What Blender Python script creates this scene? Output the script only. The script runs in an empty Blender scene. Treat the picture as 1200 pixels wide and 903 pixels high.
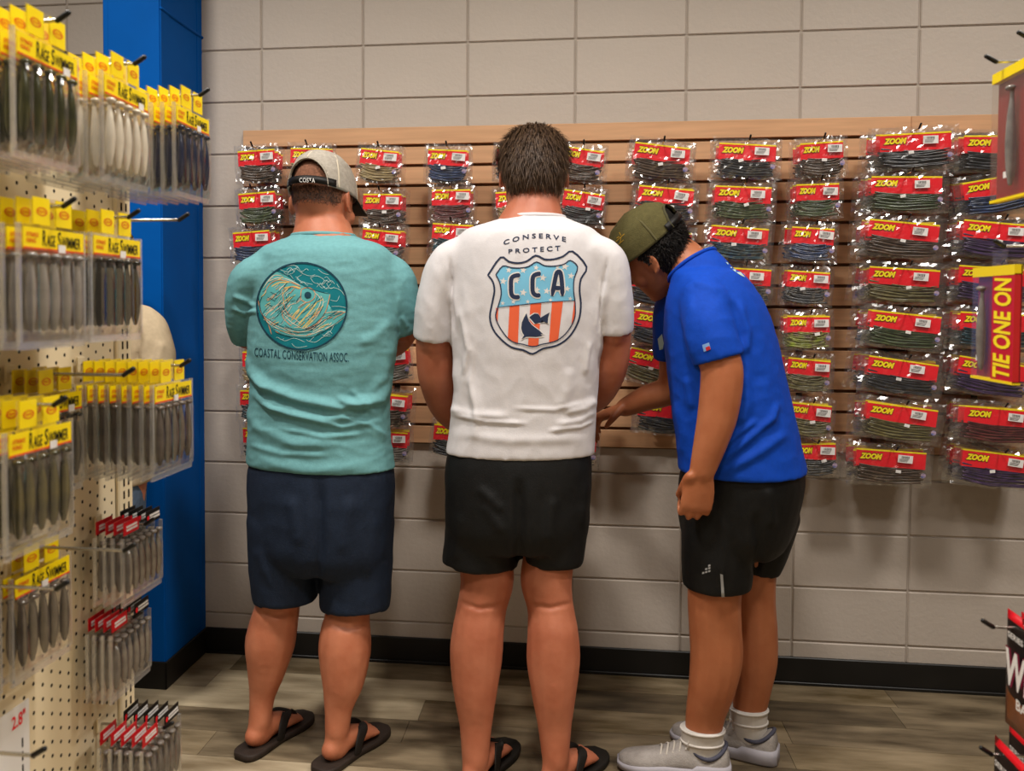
import bpy, bmesh, math, random
import numpy as np
from mathutils import Vector, Matrix, noise
from mathutils.bvhtree import BVHTree
random.seed(7)
SC = bpy.context.scene
COL = SC.collection
V = Vector

# ------------------------------------------------------------------ camera
F_PX, YAW, PITCH, ROLL = 1000.0, -0.12, 0.0333, 0.0036
CAM = V((1.2261, -3.2476, 1.4003)); PPX, PPY = 600 - 46.4, 451.5 - 60.8
_r = V((math.cos(YAW), -math.sin(YAW), 0))
FWD = V((math.sin(YAW)*math.cos(PITCH), math.cos(YAW)*math.cos(PITCH), -math.sin(PITCH)))
_u = _r.cross(FWD)
RIGHT = _r*math.cos(ROLL) + _u*math.sin(ROLL)
UP = -_r*math.sin(ROLL) + _u*math.cos(ROLL)
cd = bpy.data.cameras.new('camera'); cam = bpy.data.objects.new('camera', cd); COL.objects.link(cam)
cd.sensor_fit = 'HORIZONTAL'; cd.sensor_width = 36; cd.lens = F_PX*36/1200
cd.shift_x = 46.4/1200; cd.shift_y = -60.8/1200; cd.clip_start = 0.05
m = Matrix((RIGHT, UP, -FWD)).transposed().to_4x4(); m.translation = CAM; cam.matrix_world = m
cd.dof.use_dof = True; cd.dof.focus_distance = 2.65; cd.dof.aperture_fstop = 4.5
SC.camera = cam
def ray(px, py):
    return (FWD + RIGHT*((px-PPX)/F_PX) + UP*((PPY-py)/F_PX))
def at(px, py, Y):                      # the point of the plane y = Y seen at that pixel
    d = ray(px, py); return CAM + d*((Y-CAM.y)/d.y)
def at_z(px, py, z=0.0):
    d = ray(px, py); return CAM + d*((z-CAM.z)/d.z)
def at_x(px, py, x):
    d = ray(px, py); return CAM + d*((x-CAM.x)/d.x)
def mpp(Y):                             # metres per pixel at that plane
    return (Y-CAM.y)/1007.0
def mpx(px, Y): return (at(px+.5, 400, Y)-at(px-.5, 400, Y)).length

# ------------------------------------------------------------------ light, exposure
w = bpy.data.worlds.new('world'); SC.world = w; w.use_nodes = True
w.node_tree.nodes['Background'].inputs[0].default_value = (1.0, .94, .88, 1)
w.node_tree.nodes['Background'].inputs[1].default_value = .03
def ceiling_lamp(x, y, power, size=.30):
    l = bpy.data.lights.new('downlight', 'AREA'); l.shape = 'DISK'; l.size = size; l.energy = power
    l.color = (1.0, .945, .87); l.spread = math.radians(150)
    o = bpy.data.objects.new('downlight', l); COL.objects.link(o); o.location = (x, y, 3.54)
for x, y, p in ((2.95,-1.5,36),(1.2,-1.72,38),(-.4,-1.72,44),(2.9,-3.4,18),(1.25,-3.4,26),(-.75,-3.4,18)):
    ceiling_lamp(x, y, p)
SC.view_settings.view_transform = 'Standard'; SC.view_settings.look = 'None'
SC.view_settings.exposure = 0.0; SC.view_settings.gamma = 1; SC.view_settings.use_curve_mapping = False
try: SC.cycles.transparent_max_bounces = 40
except Exception: pass

# ------------------------------------------------------------------ materials
def lin(h):
    c = [int(h[i:i+2], 16)/255 for i in (0, 2, 4)]
    return tuple((x/12.92 if x <= .04045 else ((x+.055)/1.055)**2.4) for x in c) + (1,)
MATS = {}
def mat(name, col, rough=.6, spec=.4, metal=0, var=0, vscale=8, vstretch=(1,1,1), bump=0, bscale=60, bstretch=(1,1,1), col2=None, sss=0, emit=0, island=0, detail=4):
    if name in MATS: return MATS[name]
    m = bpy.data.materials.new(name); m.use_nodes = True; nt = m.node_tree; b = nt.nodes['Principled BSDF']
    c = lin(col) if isinstance(col, str) else col
    b.inputs['Base Color'].default_value = c; b.inputs['Roughness'].default_value = rough
    b.inputs['Specular IOR Level'].default_value = spec; b.inputs['Metallic'].default_value = metal
    if sss:
        b.inputs['Subsurface Weight'].default_value = sss; b.inputs['Subsurface Radius'].default_value = (.012,.005,.003); b.inputs['Subsurface Scale'].default_value = 1
    tc = nt.nodes.new('ShaderNodeTexCoord')
    src = None
    if var or col2:
        mp = nt.nodes.new('ShaderNodeMapping'); mp.inputs['Scale'].default_value = vstretch
        nt.links.new(tc.outputs['Object'], mp.inputs[0])
        n = nt.nodes.new('ShaderNodeTexNoise'); n.inputs['Scale'].default_value = vscale; n.inputs['Detail'].default_value = detail
        nt.links.new(mp.outputs[0], n.inputs[0])
        r = nt.nodes.new('ShaderNodeValToRGB'); r.color_ramp.elements[0].position = .32; r.color_ramp.elements[1].position = .68
        if col2: c2 = lin(col2)
        else: c2 = tuple(min(1, x*(1+var)) for x in c[:3]) + (1,); 
        c1 = c if col2 else tuple(x*(1-var) for x in c[:3]) + (1,)
        r.color_ramp.elements[0].color = c1; r.color_ramp.elements[1].color = c2
        nt.links.new(n.outputs[0], r.inputs[0]); src = r.outputs[0]
    if island:
        oi = nt.nodes.new('ShaderNodeObjectInfo'); hs = nt.nodes.new('ShaderNodeHueSaturation')
        mr = nt.nodes.new('ShaderNodeMapRange'); mr.inputs[3].default_value = 1-island; mr.inputs[4].default_value = 1+island
        nt.links.new(oi.outputs['Random'], mr.inputs[0]); nt.links.new(mr.outputs[0], hs.inputs['Value'])
        if src: nt.links.new(src, hs.inputs['Color'])
        else: hs.inputs['Color'].default_value = c
        src = hs.outputs[0]
    if src: nt.links.new(src, b.inputs['Base Color'])
    if bump:
        mp = nt.nodes.new('ShaderNodeMapping'); mp.inputs['Scale'].default_value = bstretch
        nt.links.new(tc.outputs['Object'], mp.inputs[0])
        n = nt.nodes.new('ShaderNodeTexNoise'); n.inputs['Scale'].default_value = bscale; n.inputs['Detail'].default_value = 5
        nt.links.new(mp.outputs[0], n.inputs[0])
        bp = nt.nodes.new('ShaderNodeBump'); bp.inputs['Strength'].default_value = bump; bp.inputs['Distance'].default_value = .004
        nt.links.new(n.outputs[0], bp.inputs['Height']); nt.links.new(bp.outputs[0], b.inputs['Normal'])
    MATS[name] = m; return m
def plastic(name, tint, haze=.10, rough=.12, gloss=.10, dcol=(.8,.78,.75,1)):
    if name in MATS: return MATS[name]
    m = bpy.data.materials.new(name); m.use_nodes = True; nt = m.node_tree; nt.nodes.clear()
    out = nt.nodes.new('ShaderNodeOutputMaterial'); tr = nt.nodes.new('ShaderNodeBsdfTransparent'); tr.inputs[0].default_value = tint
    gl = nt.nodes.new('ShaderNodeBsdfGlossy'); gl.inputs[1].default_value = rough; gl.inputs[0].default_value = (1,1,1,1)
    df = nt.nodes.new('ShaderNodeBsdfDiffuse'); df.inputs[0].default_value = dcol
    lw = nt.nodes.new('ShaderNodeLayerWeight'); lw.inputs[0].default_value = .5
    fr = nt.nodes.new('ShaderNodeMath'); fr.operation = 'POWER'; fr.inputs[1].default_value = 4.0; nt.links.new(lw.outputs['Facing'], fr.inputs[0])
    ad = nt.nodes.new('ShaderNodeMath'); ad.operation = 'MULTIPLY_ADD'; ad.inputs[1].default_value = .5; ad.inputs[2].default_value = gloss+.035; ad.use_clamp = True
    nt.links.new(fr.outputs[0], ad.inputs[0])
    m1 = nt.nodes.new('ShaderNodeMixShader'); m1.inputs[0].default_value = haze
    nt.links.new(tr.outputs[0], m1.inputs[1]); nt.links.new(df.outputs[0], m1.inputs[2])
    m2 = nt.nodes.new('ShaderNodeMixShader'); nt.links.new(ad.outputs[0], m2.inputs[0])
    nt.links.new(m1.outputs[0], m2.inputs[1]); nt.links.new(gl.outputs[0], m2.inputs[2])
    nt.links.new(m2.outputs[0], out.inputs[0]); MATS[name] = m; return m

BLOCK = mat('block_paint', 'c2b6aa', .55, .35, var=.035, vscale=3, bump=.35, bscale=55, island=.025)
MORTAR = mat('mortar_paint', 'b0a498', .7, .3)
BLUE = mat('pillar_blue', '0056aa', .65, .08, var=.06, vscale=5, bump=.12, bscale=30)
BLACKRUB = mat('baseboard_black', '191715', .45, .4, var=.15, vscale=9)
SLAT = mat('slat_wood', 'cfa27a', .5, .35, var=.10, vscale=6, vstretch=(.6,1,9), bump=.05, bscale=40, bstretch=(.4,1,10), island=.03)
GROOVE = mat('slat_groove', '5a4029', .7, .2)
PEG = mat('pegboard_cream', 'f0dfbb', .5, .4)
PEGDARK = mat('pegboard_back', '2a2018', .9, .1)
STEEL = mat('hook_steel', 'b8b4ac', .25, .5, metal=.9)
TIP = mat('hook_tip', '121212', .4, .4)
BAG = plastic('clear_bag', (.985,.985,.985,1), .016, .13, .045)
SHELL = plastic('clear_shell', (.98,.98,.975,1), .012, .08, .045)
RIM = plastic('shell_rim', (.95,.95,.94,1), .16, .12, .10)
FILM = plastic('clear_film', (.97,.96,.95,1), .02, .25, -.03)
RED = mat('label_red', 'f01426', .45, .4)
YEL = mat('print_yellow', 'ffe414', .5, .3)
INK = mat('print_black', '120f0d', .5, .3)
WHITE = mat('sticker_white', 'e6e2de', .5, .3)
YCARD = mat('card_yellow', 'f6d800', .45, .4)
ORED = mat('print_orange_red', 'd8501a', .5, .3)

# ------------------------------------------------------------------ mesh helpers
def finish(bm, name, material, parent=None, smooth=False, loc=None):
    me = bpy.data.meshes.new(name); bm.normal_update(); bm.to_mesh(me); bm.free()
    if smooth: me.polygons.foreach_set('use_smooth', [True]*len(me.polygons))
    return link(name, me, material, parent, loc)
def link(name, me, material, parent=None, loc=None):
    if material is not None and len(me.materials) == 0: me.materials.append(material)
    o = bpy.data.objects.new(name, me); COL.objects.link(o)
    if parent is not None: o.parent = parent
    if loc is not None: o.location = loc
    return o
def tag(o, label, cat, group=None):
    o['label'] = label; o['category'] = cat
    if group: o['group'] = group
    return o
def struct(o): o['kind'] = 'structure'; return o
def empty(name, loc=(0,0,0)):
    o = bpy.data.objects.new(name, None); COL.objects.link(o); o.location = loc; o.empty_display_size = .05; return o
def box(bm, x0, x1, y0, y1, z0, z1, bev=0):
    vs = [bm.verts.new((x, y, z)) for x in (x0, x1) for y in (y0, y1) for z in (z0, z1)]
    fs = [bm.faces.new([vs[i] for i in q]) for q in ((0,1,3,2),(4,6,7,5),(0,4,5,1),(2,3,7,6),(0,2,6,4),(1,5,7,3))]
    if bev: bmesh.ops.bevel(bm, geom=list({e for f in fs for e in f.edges}), offset=bev, segments=1, affect='EDGES')
def boxo(name, x0, x1, y0, y1, z0, z1, material, parent=None, bev=0, loc=None):
    bm = bmesh.new(); box(bm, x0, x1, y0, y1, z0, z1, bev); return finish(bm, name, material, parent, loc=loc)
def catmull(seq, k, sub):
    p = [np.array(s, float) for s in seq]; n = len(p); out = []
    for i in range(n-1):
        a, b, c, d = p[max(i-1,0)], p[i], p[i+1], p[min(i+2,n-1)]
        for j in range(sub):
            t = j/sub
            out.append(.5*((2*b)+(c-a)*t+(2*a-5*b+4*c-d)*t*t+(3*b-a-3*c+d)*t**3))
    out.append(p[-1]); return out
def skin_rings(bm, rings, capa=True, capb=True):
    vr = [[bm.verts.new(p) for p in r] for r in rings]; n = len(vr[0])
    for a, b in zip(vr, vr[1:]):
        for i in range(n): bm.faces.new((a[i], a[(i+1)%n], b[(i+1)%n], b[i]))
    if capa: bm.faces.new(vr[0][::-1])
    if capb: bm.faces.new(vr[-1])
def ring_pts(c, ax, ay, n, pw=2.0):
    out = []
    for i in range(n):
        t = 2*math.pi*i/n; cc, ss = math.cos(t), math.sin(t)
        if pw != 2: cc = math.copysign(abs(cc)**(2/pw), cc); ss = math.copysign(abs(ss)**(2/pw), ss)
        out.append(c + ax*cc + ay*ss)
    return out
def tube(bm, pts, ref=(0,1,0), n=14, sub=4, round_a=True, round_b=True, cup=0, pw=2.0):
    """pts: (Vector, ra, rb); ra lies along ref. cup: hollow end of that depth (sleeve, trouser leg)."""
    seq = [(*p[0], p[1], (p[2] if len(p) > 2 else p[1])) for p in pts]
    q = catmull(seq, 0, sub) if sub > 1 else [np.array(s, float) for s in seq]
    ref = V(ref); P = [V(a[:3]) for a in q]; rings = []; fr = []
    for i in range(len(q)):
        t = (P[min(i+1,len(P)-1)]-P[max(i-1,0)]).normalized()
        a = (ref - t*ref.dot(t)).normalized(); b = t.cross(a)
        fr.append((t, a, b)); rings.append((P[i], a*q[i][3], b*q[i][4]))
    def capset(c, t, ax, ay):
        r = min(ax.length, ay.length); return [(c+t*(r*math.sin(k)), ax*math.cos(k), ay*math.cos(k)) for k in (.5, .95, 1.3)]
    if round_a: rings = [x for x in reversed(capset(rings[0][0], -fr[0][0], rings[0][1], rings[0][2]))] + rings
    if cup:
        c, ax, ay = rings[-1]; t = fr[-1][0]; th = .012
        s1 = 1-th/ax.length; s2 = 1-th/ay.length
        rings += [(c, ax*s1, ay*s2), (c-t*cup, ax*s1*.97, ay*s2*.97)]
    elif round_b: rings += capset(rings[-1][0], fr[-1][0], rings[-1][1], rings[-1][2])
    skin_rings(bm, [ring_pts(*r, n, pw) for r in rings])
def blob(bm, c, ax, ay, az, n=14):
    k = 8; rings = []
    for i in range(1, k):
        a = math.pi*i/k; rings.append(ring_pts(V(c)-V(az)*math.cos(a), V(ax)*math.sin(a), V(ay)*math.sin(a), n))
    skin_rings(bm, rings)
def lap(co, ed, it, lam=.5):
    n = len(co); deg = np.bincount(ed.ravel(), minlength=n)[:, None].astype(float); deg[deg == 0] = 1
    for _ in range(it):
        s = np.zeros_like(co)
        for k in range(3):
            s[:, k] = np.bincount(ed[:,0], co[ed[:,1],k], n) + np.bincount(ed[:,1], co[ed[:,0],k], n)
        co = co + lam*(s/deg-co)
    return co
def remesh(bm, voxel, smooth=6, soft=()):
    bmesh.ops.triangulate(bm, faces=bm.faces[:]); bmesh.ops.recalc_face_normals(bm, faces=bm.faces[:])
    me = bpy.data.meshes.new('tmp'); bm.to_mesh(me); bm.free()
    o = bpy.data.objects.new('tmp', me); COL.objects.link(o)
    md = o.modifiers.new('r', 'REMESH'); md.mode = 'VOXEL'; md.voxel_size = voxel
    dg = bpy.context.evaluated_depsgraph_get()
    out = bpy.data.meshes.new_from_object(o.evaluated_get(dg)); bpy.data.objects.remove(o); bpy.data.meshes.remove(me)
    n = len(out.vertices); co = np.empty(n*3); out.vertices.foreach_get('co', co); co = co.reshape(-1,3)
    ed = np.empty(len(out.edges)*2, int); out.edges.foreach_get('vertices', ed); ed = ed.reshape(-1,2)
    co = lap(co, ed, smooth)
    for p, r, it in soft:
        k = np.clip(1.4*(1-np.linalg.norm(co-np.array(p), axis=1)/r), 0, 1)[:, None]
        co = co + k*(lap(co, ed, it)-co)
    out.vertices.foreach_set('co', co.ravel()); out.update()
    out.polygons.foreach_set('use_smooth', [True]*len(out.polygons))
    return out
def coords(me):
    co = np.empty(len(me.vertices)*3); me.vertices.foreach_get('co', co); return co.reshape(-1,3)
def normals(me):
    no = np.empty(len(me.vertices)*3); me.vertices.foreach_get('normal', no); return no.reshape(-1,3)
def project(co):
    d = co - np.array(CAM); z = d@np.array(FWD)
    return np.c_[PPX + F_PX*(d@np.array(RIGHT))/z, PPY - F_PX*(d@np.array(UP))/z]
def folds(me, ridges, rough=.0012, rscale=9.0, seed=0, stretch=(1,1,1)):
    """raise cloth folds along lines (given where the photo shows them, on the surface the cloth really has)"""
    co = coords(me); no = normals(me); uv = project(co); add = np.zeros(len(co))
    front = np.clip(-no[:,1]*2+.2, 0, 1)
    for pl, amp, wd in ridges:
        pl = np.array(pl, float); best = np.full(len(co), 1e9); tt = np.zeros(len(co)); L = len(pl)-1
        for i in range(L):
            a, b = pl[i], pl[i+1]; ab = b-a; t = np.clip(((uv-a)@ab)/(ab@ab), 0, 1)
            d = np.linalg.norm(uv-(a+t[:,None]*ab), axis=1); k = d < best; best[k] = d[k]; tt[k] = (i+t[k])/L
        fade = np.clip(np.minimum(tt, 1-tt)*6, .0, 1)
        add += 1.5*front*fade*amp*(np.exp(-(best/wd)**2) - .25*np.exp(-(best/(2.4*wd))**2))
    if rough:
        for i in range(len(co)):
            p = V((co[i][0]*rscale*stretch[0]+seed, co[i][1]*rscale*stretch[1], co[i][2]*rscale*stretch[2]))
            add[i] += rough*(noise.noise(p) + .8*(.5-abs(noise.noise(p*1.7+V((9,0,0)))*1.6)) + .3*noise.noise(p*3.4))
    me.vertices.foreach_set('co', (co+no*add[:,None]).ravel()); me.update()
def text2d(s, size=1.0, shear=0, bold=0.0, spacing=1.0):
    cu = bpy.data.curves.new('t', 'FONT'); cu.body = s; cu.size = size; cu.shear = shear; cu.offset = bold; cu.space_character = spacing; cu.resolution_u = 3
    o = bpy.data.objects.new('t', cu); COL.objects.link(o); bpy.context.view_layer.update()
    me = o.to_mesh(); vs = [(v.co.x, v.co.y) for v in me.vertices]; fs = [tuple(p.vertices) for p in me.polygons]
    o.to_mesh_clear(); bpy.data.objects.remove(o); bpy.data.curves.remove(cu)
    x0 = min(v[0] for v in vs); x1 = max(v[0] for v in vs); y0 = min(v[1] for v in vs); y1 = max(v[1] for v in vs)
    return [((v[0]-x0)/(x1-x0), (v[1]-y0)/(y1-y0)) for v in vs], fs
def bm2d(vs, fs):
    bm = bmesh.new(); bv = [bm.verts.new((v[0], v[1], 0)) for v in vs]
    for f in fs:
        try: bm.faces.new([bv[i] for i in f])
        except ValueError: pass
    return bm
def poly2d(pts): return bm2d(pts, [tuple(range(len(pts)))])
def ribbon(lines, width):
    """thin strips along polylines"""
    bm = bmesh.new()
    for pl in lines:
        closed = pl[0] == pl[-1] and len(pl) > 3
        p = [V((a[0], a[1], 0)) for a in pl]; n = len(p); row = []
        for i in range(n):
            if closed: t = p[(i+1) % (n-1)] - p[(i-1) % (n-1)]
            else: t = p[min(i+1,n-1)] - p[max(i-1,0)]
            t.normalize(); nn = V((-t.y, t.x, 0)); wv = width
            if not closed and i in (0, n-1): wv = width*.5
            row.append((bm.verts.new(p[i]+nn*wv/2), bm.verts.new(p[i]-nn*wv/2)))
        for a, b in zip(row, row[1:]): bm.faces.new((a[0], a[1], b[1], b[0]))
    return bm
def smooth2d(pl, k=4): return [tuple(a) for a in catmull(pl, 0, k)]
def print_on(bm, bvh, name, material, parent, off, step=6.0, maxd=6):
    """cut a flat print into small pieces and lay it on the cloth"""
    bmesh.ops.triangulate(bm, faces=[f for f in bm.faces if len(f.verts) > 4])
    if step:
        xs = [v.co.x for v in bm.verts]; ys = [v.co.y for v in bm.verts]
        for ax, lo, hi in ((0, min(xs), max(xs)), (1, min(ys), max(ys))):
            t = lo+step
            while t < hi:
                co = V((t,0,0)) if ax == 0 else V((0,t,0)); no = V((1,0,0)) if ax == 0 else V((0,1,0))
                bmesh.ops.bisect_plane(bm, geom=bm.verts[:]+bm.edges[:]+bm.faces[:], plane_co=co, plane_no=no); t += step
    dead = []
    for v in bm.verts:
        d = ray(v.co.x, v.co.y).normalized(); h = bvh.ray_cast(CAM, d)
        if h[0] is None or h[3] > maxd: dead.append(v); continue
        n = h[1] if h[1].dot(d) < 0 else -h[1]
        v.co = h[0] + n*off
    if dead: bmesh.ops.delete(bm, geom=dead, context='VERTS')
    return finish(bm, name, material, parent, smooth=True)

# ------------------------------------------------------------------ the room
BW, BH = .4064, .2032
floor = boxo('floor', -3.2, 5.2, -5.2, .02, -.06, -.004, mat('floor_joint', '2a231b', .8, .2)); struct(floor)
PLANKS = [mat('plank_%s' % n, a, .42, .4, col2=b, vscale=4.2, vstretch=(.8,3.6,1), bump=.2, bscale=26, bstretch=(.5,9,1), detail=12)
          for n, a, b in (('a','78684f','b5a58a'),('b','4a3e2d','8b7b62'),('c','3c3225','75664f'),('d','8d7d62','c6b698'),('e','58492f','98876c'))]
rp = random.Random(11); PWID = .152
for r in range(24):
    y1 = -r*PWID; y0 = y1-PWID; x = -3.2 - rp.random()*1.2
    while x < 5.2:
        x1 = x+1.22; a, b = max(x, -3.2), min(x1, 5.2)
        if b-a > .02: boxo('plank', a+.0008, b-.0008, y0+.0008, y1-.0008, -.006, 0, rp.choice(PLANKS), floor)
        x = x1
wall = boxo('wall_back', -3.2, 5.2, .006, .2, 0, 3.55, MORTAR); struct(wall)
bm = bmesh.new(); box(bm, -BW/2+.003, BW/2-.003, 0, .02, -BH/2+.003, BH/2-.003, .0035); bme = bpy.data.meshes.new('concrete_block'); bm.to_mesh(bme); bm.free(); bme.materials.append(BLOCK)
rb = random.Random(3)
for i in range(-8, 12):
    for j in range(-7, 12):
        x = (i+.5)*BW; z = .16+(11-j)*BH - BH/2 
        if z > 3.55-BH/2: continue
        if x-BW/2 > -.07 and z-BH/2 > .86 and z+BH/2 < 2.05: continue          # wholly behind the slatwall
        o = link('concrete_block', bme, None, wall, (x, rb.uniform(-.0006,.0006), z))
ceil = struct(boxo('ceiling', -3.2, 5.2, -5.2, .2, 3.55, 3.65, mat('ceiling_white', 'd2ccc2', .9, .1)))
FARW = mat('far_wall', '6e655b', .8, .2)
struct(boxo('wall_right', 5.2, 5.3, -5.2, .2, 0, 3.55, FARW)); struct(boxo('wall_left', -3.3, -3.2, -5.2, .2, 0, 3.55, FARW)); struct(boxo('wall_front', -3.3, 5.3, -5.3, -5.2, 0, 3.55, FARW))
PXR, PYF, PXL = -.245, -.3405, -.462
def baseb(name, x0, x1, y0, y1):
    o = boxo(name, x0, x1, y0, y1, 0, .1016, BLACKRUB, None, .003); struct(o)
    return o
b = baseb('baseboard_back', PXR+.0, 5.2, -.009, .0055)
boxo('toe_lip', PXR, 5.2, -.016, -.009, 0, .012, BLACKRUB, b, .002)
pil = struct(boxo('pillar', PXL, PXR, PYF, .006, 0, 3.55, BLUE, None, .004))
for (y0, y1) in ((PYF+.002, PYF+.062), (-.045, -.004)):                          # corner sheets on the side face
    boxo('corner_sheet', PXR-.001, PXR+.0025, y0, y1, .10, 3.54, BLUE, pil, .0008)
boxo('corner_sheet', PXL+.022, PXR-.002, PYF-.0025, PYF+.001, .10, 3.54, BLUE, pil, .0008)
bm = bmesh.new(); tube(bm, [(V((PXR+.002, PYF+.005, 2.449)), .006), (V((PXR+.002, .0, 2.449)), .006)], (0,0,1), 8, 1); finish(bm, 'seam_bead', BLUE, pil, True)
baseb('baseboard_pillar_side', PXR, PXR+.008, PYF-.008, -.009); baseb('baseboard_pillar_front', PXL, PXR+.008, PYF-.008, PYF)
baseb('baseboard_left', -3.2, PXL, -.009, .0055)

# slatwall: two panels of slats
ztop = at(285, 152, -.02).z; SLX0 = at(285, 160, -.02).x; SEAM = at(1068, 135, -.02).x
def slatwall(x0, x1, label):
    root = empty('slatwall', ((x0+x1)/2, -.003, ztop-1.22)); tag(root, label, 'slatwall', 'slatwall panels')
    cx = (x0+x1)/2
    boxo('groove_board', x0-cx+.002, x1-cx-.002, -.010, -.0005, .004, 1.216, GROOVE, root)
    bm = bmesh.new(); box(bm, x0-cx, x1-cx, -.020, -.009, -.0325, .0325, .0015); me = bpy.data.meshes.new('slat'); bm.to_mesh(me); bm.free(); me.materials.append(SLAT)
    for k in range(16): link('slat', me, None, root, (0, 0, 1.22-.0381-k*.0762+.002))
    return root
slatwall(SLX0, SEAM-.0006, 'light wood slatwall panel hanging on the block wall beside the blue pillar')
slatwall(SEAM+.0006, SEAM+2.44, 'light wood slatwall panel starting at the seam near the widest red-labelled bags')

# ------------------------------------------------------------------ hooks
def make_hook_mesh(L, up=.012, r=.0022):
    bm = bmesh.new(); tube(bm, [(V((0,0,0)), r), (V((0,-L,0)), r)], (0,0,1), 8, 1); rod = bpy.data.meshes.new('rod'); bm.to_mesh(rod); bm.free(); rod.materials.append(STEEL)
    bm = bmesh.new(); tube(bm, [(V((0,-L+.002,0)), r*1.5), (V((.0,-L-.014,up)), r*1.5)], (1,0,0), 8, 1); tip = bpy.data.meshes.new('tip'); bm.to_mesh(tip); bm.free(); tip.materials.append(TIP)
    bm = bmesh.new(); box(bm, -.011, .011, -.004, 0, -.014, .014, .001); pl = bpy.data.meshes.new('back_plate'); bm.to_mesh(pl); bm.free(); pl.materials.append(PEG if r > .0025 else TIP)
    for me in (rod, tip): me.polygons.foreach_set('use_smooth', [True]*len(me.polygons))
    return rod, tip, pl
HK = {}
def hook(loc, L, rotz, label, group, up=.012, r=.0022):
    k = (L, up, r)
    if k not in HK: HK[k] = make_hook_mesh(L, up, r)
    root = empty('peg_hook', loc); root.rotation_euler.z = rotz; tag(root, label, 'hook', group)
    link('rod', HK[k][0], None, root); link('tip', HK[k][1], None, root); link('back_plate', HK[k][2], None, root)
    return root

# ------------------------------------------------------------------ red-labelled bags on the slatwall
def txt_mesh(name, s, w_, h_, material, shear=0, bold=0, z=0):
    vs, fs = text2d(s, 1, shear, bold)
    me = bpy.data.meshes.new(name); me.from_pydata([((x-.5)*w_, z, (y-.5)*h_) for x, y in vs], [], fs); me.materials.append(material); me.update(); return me
def bag_meshes(W, H, seed):
    rn = random.Random(seed); nx, nz = 22, 14; bm = bmesh.new(); g = {}
    for s in (0, 1):
        for i in range(nx+1):
            for j in range(nz+1):
                u, t = i/nx, j/nz; e = min(u, 1-u)/.06; ez = min(t, 1-t)/.08; edge = min(1, e, ez)
                if s and edge == 0: g[s,i,j] = g[0,i,j]; continue
                bul = math.sin(math.pi*min(1, max(0, (t-.03)/.66)))**.7 if t < .69 else 0
                yy = -(.0055 + .0045*bul)*edge if s == 0 else (.001+.003*bul)*edge
                cr = .0032*noise.noise(V((u*9+seed*3, t*6, s*7.3))) + .0020*noise.noise(V((u*21+seed, t*14, s*3.1)))
                if u < .1 or u > .9 or t > .84 or t < .07: cr = cr*2.0 + .002*noise.noise(V((u*33, t*25, seed*1.7+s)))
                wz = .0030*noise.noise(V((u*14, seed*2.2, t*3))) if edge == 0 else 0
                g[s,i,j] = bm.verts.new(((u-.5)*W + wz, yy+cr*(1 if s == 0 else .5), -H+t*H+wz+.012))
    for s in (0, 1):
        for i in range(nx):
            for j in range(nz):
                q = [g[s,i,j], g[s,i+1,j], g[s,i+1,j+1], g[s,i,j+1]]
                if s: q.reverse()
                try: bm.faces.new(q)
                except ValueError: pass
    me = bpy.data.meshes.new('bag'); bm.to_mesh(me); bm.free(); me.materials.append(BAG); return me
def worm_mesh(W, H, seed, n=9, thick=.0042):
    rn = random.Random(seed); bm = bmesh.new()
    for k in range(n):
        z = -H*.90+.012 + H*.36*(k/(n-1)); x0 = -W*.40+rn.uniform(0,.02); x1 = W*.40-rn.uniform(0,.02)
        pts = []
        for q in range(6):
            u = q/5; pts.append((V((x0+(x1-x0)*u, .0005+rn.uniform(-.0022,.002), z+.006*noise.noise(V((u*2.3, k*.7+seed, 1)))-.008*(math.sin(math.pi*u)-.5))), thick*(1-.55*abs(u-.35))))
        tube(bm, pts, (0,0,1), 6, 2)
    me = bpy.data.meshes.new('worms'); bm.to_mesh(me); bm.free(); me.polygons.foreach_set('use_smooth', [True]*len(me.polygons)); return me
WORMC = {'black':('16171a','2a2c33'), 'brown':('3a2a20','57402f'), 'green':('2c3a22','4a5733'), 'olive':('4d4724','6d6436'), 'navy':('16243f','27406e'),
         'maroon':('4a1a1e','6a2a2c'), 'purple':('2b1c3c','4a335c'), 'straw':('8a744c','a89468'), 'teal':('12262e','1d4a58'), 'smoke':('6a625c','8a827a'), 'chartreuse':('4a1a22','8fa020')}
WM = {k: mat('worm_'+k, a, .3, .6, col2=b, vscale=30) for k, (a, b) in WORMC.items()}
COLW = {'black':'black','brown':'dark brown','green':'dark green','olive':'olive','navy':'navy blue','maroon':'maroon','purple':'purple','straw':'straw brown','teal':'blue-black','smoke':'smoky grey','chartreuse':'maroon-chartreuse'}
SIZES = {'s':(.172,.142), 'm':(.232,.142), 'l':(.276,.145)}
TPL = {}
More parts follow.
